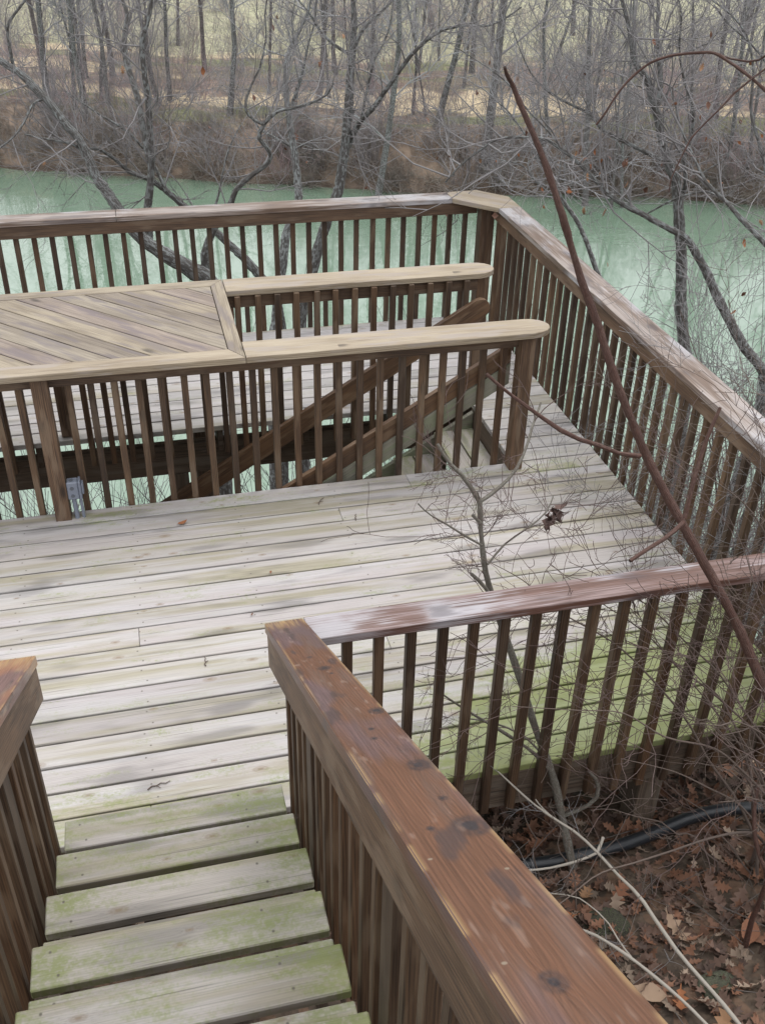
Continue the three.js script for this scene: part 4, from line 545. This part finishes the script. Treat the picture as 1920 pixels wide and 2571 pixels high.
// dense fine shrubs outside the near railing
function shrub(label, x, z, n, seed, o) {
  const R = rng(seed), y0 = groundY(x, z) - 0.05, t = thing('twiggy_shrub', label, 'shrub', null, [x, y0, z]), W = new Tubes(), C = new Tubes();
  for (let k = 0; k < n; k++) {
    const a = o.a0 + (R() - 0.5) * o.fan, h = o.h * (0.55 + 0.6 * R()), reach = o.reach * (0.4 + 0.75 * R()), b = V((R() - 0.5) * 0.35, 0, (R() - 0.5) * 0.35), pts = [], rad = [], droop = 0.15 + 0.35 * R();
    for (let i = 0; i <= 9; i++) { const f = i / 9; pts.push(V(b.x + Math.cos(a) * reach * Math.pow(f, 1.3) + (R() - 0.5) * 0.05, b.y + h * (f * (1 + droop) - droop * f * f * 1.6) + (R() - 0.5) * 0.03, b.z + Math.sin(a) * reach * Math.pow(f, 1.3) + (R() - 0.5) * 0.05)); rad.push(mix(o.r, 0.0014, f)); }
    const [P, Q] = smoothPath(pts, rad, 0.06); W.add(P, Q, 5);
    clothe(C, P, Q, R, { n: 6, bend: 0.6, up: 0.015, kids: 3.2, spread: 0.85, min: 0.0013, levels: 2, perMetre: o.per ?? 4.2, len: 0.52, r: 0.004, from: 0.25, floor: o.floor ?? 0.75 });
  }
  mesh('stem', W.geo(), o.stem ?? twigBrown, t); mesh('crown', C.geo(), o.tw ?? twigRed, t); return t;
}
shrub('dense reddish twiggy shrub leaning over the near railing', -0.25, 2.95, 15, 31, { a0: Math.PI * 1.08, fan: 1.5, h: 1.75, reach: 1.5, r: 0.008, floor: 0.95, per: 5.2 });
shrub('greyish twiggy shrub at the corner of the near railing', 0.35, 2.7, 14, 32, { a0: Math.PI * 1.15, fan: 2.6, h: 2.2, reach: 1.2, r: 0.009, tw: twigBrown, per: 6, floor: 1.0 });
shrub('low twiggy shrub over the black pipe', -0.4, 2.85, 2, 33, { a0: Math.PI * 1.0, fan: 2.6, h: 0.7, reach: 0.8, r: 0.005, per: 2.6, floor: 0.25, tw: twigBrown });
shrub('sparse low shrub in the dark behind the stair railing', -1.35, 2.85, 4, 34, { a0: Math.PI * 1.0, fan: 6.2, h: 0.75, reach: 0.45, r: 0.004, per: 3, floor: 0.2, tw: twigBrown });
shrub('tall twiggy shrub growing outside the passage railing', 0.75, 0.9, 20, 35, { a0: Math.PI * 1.2, fan: 5.5, h: 3.4, reach: 1.1, r: 0.01, tw: twigMat, per: 8 });

// woods across the river: a few trees grown, then set out one by one
function farTreeProto(seed) {
  const R = rng(seed), W = new Tubes(), C = new Tubes(), H = 15, pts = [], rad = []; let x = 0, z = 0;
  for (let i = 0; i <= 11; i++) { pts.push(V(x, H * i / 11, z)); rad.push(0.12 * (1 - 0.08 * i) * (i === 0 ? 1.3 : 1)); x += (R() - 0.5) * 0.28; z += (R() - 0.5) * 0.28; }
  W.add(pts, rad, 7);
  for (let k = 0; k < 26; k++) {
    const f = 0.14 + 0.82 * Math.pow((k + R()) / 26, 0.9), i = Math.min(10, Math.floor(f * 11)), at = pts[i].clone().lerp(pts[i + 1], f * 11 - i), a = k * 2.4 + R(), d = V(Math.cos(a), 0.55 + 0.9 * R(), Math.sin(a)).normalize();
    twig(C, at, d, (1 - f * 0.55) * (1.4 + 2.2 * R()), 0.035 * (1 - f * 0.5), 2, R, { bend: 0.5, up: 0.06, kids: 5, spread: 0.8, min: 0.008 });
  }
  return [W.geo(), C.geo()];
}
const protos = [51, 52, 53, 54, 55, 56].map(farTreeProto);
const farLabels = ['bare grey tree standing among the woods across the river', 'bare brown tree standing among the woods across the river'];
const ownLabels = { 6: 'upright brown tree rooted at the edge of the far water behind the lichen speckled tree', 8: 'dark tree leaning right on the grass before the straw strip across the river', 9: 'thickest grey trunk across the river, standing behind the snapped sapling tip' };
function farTree(x, z, r, leanX, leanZ, turn, k) {
  const own = ownLabels[k], t = thing('far_tree', own ?? farLabels[k % 2], 'tree', own ? null : ['grey trees across the river', 'brown trees across the river'][k % 2], [x, farY(x, z) - 0.15, z]), p = protos[k % 6], s = clamp(r / 0.12, 0.35, 1.6);
  t.rotation.set(leanZ, 0, -leanX); const h = Math.max(s, 0.75); t.scale.set(s, h, s);
  const a = mesh('trunk', p[0], k % 2 ? barkFar : bark, t), b = mesh('crown', p[1], k % 2 ? twigFar : twigPale, t); a.rotation.y = b.rotation.y = turn;
}
{ const R = rng(77); let k = 0;
  for (const [x, z, l, rise, r] of FAR_TRUNKS) farTree(x, z, r, Math.atan2(l, rise), (R() - 0.5) * 0.05, R() * 6.28, k++);
  for (let i = 0; i < 44; i++) { const s = 0.9 + Math.pow(R(), 1.4) * 34, x = mix(-16, 36, R()) * (0.7 + s / 60) + (s / 60) * 6, z = shoreZ(x) - s; farTree(x, z, 0.05 + 0.09 * R(), (R() - 0.5) * 0.2, (R() - 0.5) * 0.1, R() * 6.28, k++); }
}
// undergrowth that reads as one mass
function brushGeo(seed, n, h, sp, r) { const R = rng(seed), T = new Tubes(); for (let i = 0; i < n; i++) { const a = R() * 6.28, d = V(Math.cos(a) * sp * R(), 1, Math.sin(a) * sp * R()).normalize(); twig(T, V((R() - 0.5) * 0.5, 0, (R() - 0.5) * 0.5), d, h * (0.5 + 0.6 * R()), r, 1, R, { bend: 0.75, up: 0.06, kids: 6, spread: 0.8, min: r * 0.3 }); } return T.geo(); }
function scatter(name, label, g, m, n, seed, place, tint) {
  const R = rng(seed), im = new THREE.InstancedMesh(g, m, n), M = new THREE.Matrix4(), q = new THREE.Quaternion(), c = new THREE.Color(); im.name = numbered(name);
  for (let i = 0; i < n; i++) { const [p, e, s] = place(R); q.setFromEuler(e); M.compose(p, q, s); im.setMatrixAt(i, M); c.setRGB(...tint(R)); im.setColorAt(i, c); }
  im.castShadow = im.receiveShadow = true; scene.add(im); return tag(im, label, 'undergrowth', null, 'stuff');
}
const brushMat = plain([1, 1, 1]);
scatter('far_undergrowth', 'purplish brown leafless undergrowth along the far bank', brushGeo(61, 16, 2.8, 0.6, 0.010), brushMat, 520, 62, (R) => { const s = 0.3 + Math.pow(R(), 1.5) * 30, x = mix(-18, 38, R()) * (0.75 + s / 60) + s / 10, z = shoreZ(x) - s, k = 0.4 + 0.8 * R(); return [V(x, farY(x, z) - 0.1, z), new THREE.Euler((R() - 0.5) * 0.5, R() * 6.28, (R() - 0.5) * 0.5), V(k, k * (0.7 + 0.5 * R()), k)]; }, (R) => { const v = 0.2 + 0.14 * R(), w = R() < 0.18 ? 1.25 : 1; return [v * 1.04 * w, v * 0.96, v]; });
scatter('bank_brush', 'tangled brown brush hanging over the far water edge', brushGeo(63, 20, 1.1, 1.6, 0.010), brushMat, 330, 64, (R) => { const s = -0.1 + R() * 2.2, x = mix(-18, 34, R()), z = shoreZ(x) - s, k = 0.5 + 0.9 * R(); return [V(x, farY(x, z) - 0.05, z), new THREE.Euler(0.3 + R() * 0.9, R() * 0.8 - 0.4, (R() - 0.5)), V(k, k, k)]; }, (R) => { const v = 0.16 + 0.13 * R(); return [v * 1.15, v * 1.0, v * 0.88]; });
scatter('bluff_brush', 'leafless grey brush growing on the slope below the deck', brushGeo(65, 9, 3.4, 0.6, 0.009), brushMat, 150, 66, (R) => { const x = mix(-7, 9, R()), z = mix(-5.9, -3.3, R()), k = 0.6 + 0.7 * R(); return [V(x, groundY(x, z) - 0.1, z), new THREE.Euler((R() - 0.5) * 0.4, R() * 6.28, (R() - 0.5) * 0.4), V(k, k * 1.2, k)]; }, (R) => { const v = 0.12 + 0.09 * R(); return [v * 1.04, v, v * 1.0]; });

// ───────── the ground by the stairs
scatter('leaf_litter', 'brown fallen oak leaves covering the hillside', leafGeo(911, 0.115, 3), plain([1, 1, 1], { side: THREE.DoubleSide, roughness: 0.75 }), 6500, 71, (R) => { const near = R() < 0.72, x = near ? mix(-2.45, 1.2, R()) : mix(-6, 7, R()), z = near ? mix(2.0, 4.6, R()) : mix(-5, 3, R()), s = 0.3 + 0.95 * R(); return [V(x, groundY(x, z) + 0.006 + 0.022 * R(), z), new THREE.Euler((R() - 0.5) * 1.6, R() * 6.28, (R() - 0.5) * 1.6), V(s, s * (0.5 + 1.6 * R()), s * (0.6 + 0.5 * R()))]; }, (R) => { const k = 0.3 + 0.55 * R(), p = R(); return p < 0.14 ? [0.42 * k, 0.31 * k, 0.23 * k] : p < 0.55 ? [0.3 * k, 0.145 * k, 0.085 * k] : [0.2 * k, 0.12 * k, 0.088 * k]; });
{ const R = rng(81); for (let i = 0; i < 22; i++) { const x = mix(-1.9, -0.3, R()), z = mix(2.85, 4.1, R()), m = mesh('fallen_leaf', leafGeos[i % 4], leafMats[[0, 2, 1, 4, 2][i % 5]]); m.scale.setScalar(0.1 + 0.07 * R()); m.position.set(x, groundY(x, z) + 0.035, z); m.rotation.set((R() - 0.5) * 0.7, R() * 6.28, (R() - 0.5) * 0.7); tag(m, 'large rusty lobed leaf lying on top of the leaf litter', 'leaf', 'large leaves on the ground by the stairs'); } }
{ const T = new Tubes(), P = []; for (let i = 0; i <= 24; i++) { const x = mix(-1.5, 1.3, i / 24); P.push(V(x, groundY(x, 2.56) + 0.05, 2.56 + 0.05 * Math.sin(i * 0.5))); } T.add(P, P.map((_, i) => 0.031), 14, true); tag(mesh('drain_pipe', T.geo(), blackPipe), 'black plastic pipe lying on the ground under the near railing', 'pipe'); }
function stone(label, x, z, sx, sy, sz, seed, c) { const g = new THREE.IcosahedronGeometry(1, 3), p = g.attributes.position; for (let i = 0; i < p.count; i++) { const v = V().fromBufferAttribute(p, i), k = 0.8 + 0.4 * fbm(v.x * 1.4 + v.z + 5, v.y * 1.4 + v.z * 0.7 + 5, seed, 3); p.setXYZ(i, v.x * sx * k, v.y * sy * k, v.z * sz * k); } g.computeVertexNormals(); const m = mesh('stone', g, mat(barkTex(seed, c, c.map((q) => q * 0.5), [0.12, 0.15, 0.06], 0.6), { roughness: 0.95, bumpScale: 0.008 }, [3, 3])); m.position.set(x, groundY(x, z) + sy * 0.25, z); tag(m, label, 'stone'); }
stone('flat mossy green grey stone among the fallen leaves', -0.93, 3.42, 0.085, 0.025, 0.07, 841, [0.14, 0.135, 0.1]);
stone('rounded grey stone half sunk in the leaves below the pipe', -1.2, 3.0, 0.1, 0.03, 0.08, 842, [0.085, 0.075, 0.06]);

scatter('forest_debris', 'broken twigs strewn over the leaf litter', (() => { const T = new Tubes(), R = rng(97); twig(T, V(0, 0, 0), V(1, 0.02, 0), 0.5, 0.004, 1, R, { bend: 0.3, up: 0, kids: 3, spread: 0.6, min: 0.0015 }); return T.geo(); })(), brushMat, 130, 98, (R) => { const x = mix(-2.4, 0.8, R()), z = mix(2.5, 4.6, R()), k = 0.5 + 0.9 * R(); return [V(x, groundY(x, z) + 0.03 + 0.05 * R(), z), new THREE.Euler((R() - 0.5) * 0.5, R() * 6.28, (R() - 0.5) * 0.4), V(k, k, k)]; }, (R) => { const v = 0.07 + 0.12 * R(); return [v * 1.1, v * 0.92, v * 0.82]; });

// ───────── bits lying on the deck
const onDeck = (name, label, cat, x, z, turn, s, m, k = 0) => { const q = mesh(name, leafGeos[k], m); q.position.set(x, 0.008, z); q.scale.setScalar(s); q.rotation.y = turn; tag(q, label, cat); };
onDeck('fallen_leaf', 'small orange leaf lying on the deck near the outlet box', 'leaf', -2.769, 0.276, 0.4, 0.07, leafMats[0]);
onDeck('fallen_leaf', 'tiny red brown leaf on the middle of the deck boards', 'leaf', -2.33, 0.86, 1.4, 0.03, leafMats[1], 1);
onDeck('fallen_leaf', 'tiny brown leaf at the foot of the stair railing', 'leaf', -2.48, 1.2, 1.0, 0.025, leafMats[3], 2);
function stick(label, x, z, turn, len, seed) { const R = rng(seed), T = new Tubes(), p = []; for (let i = 0; i < 6; i++) p.push(V((i / 5 - 0.5) * len, 0.004, (R() - 0.5) * len * 0.16)); T.add(p, p.map((_, i) => 0.0032 - 0.0003 * i), 6, true); if (R() < 0.7) T.add([p[2], V(p[2].x + len * 0.12, 0.005, len * 0.2)], [0.002, 0.0012], 5); const m = mesh('fallen_twig', T.geo(), twigBrown); m.position.set(x, 0, z); m.rotation.y = turn; tag(m, label, 'twig'); }
stick('short dark twig lying on the board nearest the steps', -3.02, 2.24, 0.25, 0.1, 3);
stick('thin bent twig on the deck beside the stairwell railing', -1.92, 0.2, 0.9, 0.08, 4);
stick('small forked twig in the middle of the deck', -1.75, 0.42, 1.3, 0.07, 5);
stick('thin curved twig near the end of the stair railing cap', -2.75, 1.5, 1.5, 0.07, 6);
{ const R = rng(951), G = []; for (let k = 0; k < 5; k++) { const g = leafGeo(951 + k, 0.75 + 0.4 * R(), 3), p = g.attributes.position; for (let i = 0; i < p.count; i++) { const x = p.getX(i), z = p.getZ(i); p.setY(i, p.getY(i) + 0.8 * z * z + 0.16 * Math.sin(x * 11 + k) + 0.1 * Math.cos(z * 17)); } g.rotateX(R() * 3); g.rotateZ(1.1 + (R() - 0.5) * 1.6); g.translate((R() - 0.5) * 0.3, (R() - 0.5) * 0.45, (R() - 0.5) * 0.2); g.computeVertexNormals(); G.push(g); }
  const m = mesh('hanging_leaf', mergeGeometries(G), leafDark); m.position.set(-1.245, 1.0, 2.02); m.scale.setScalar(0.115); tag(m, 'dark crumpled clump of dead leaf caught in the twigs above the deck', 'leaf'); }

renderer.render(scene, camera);
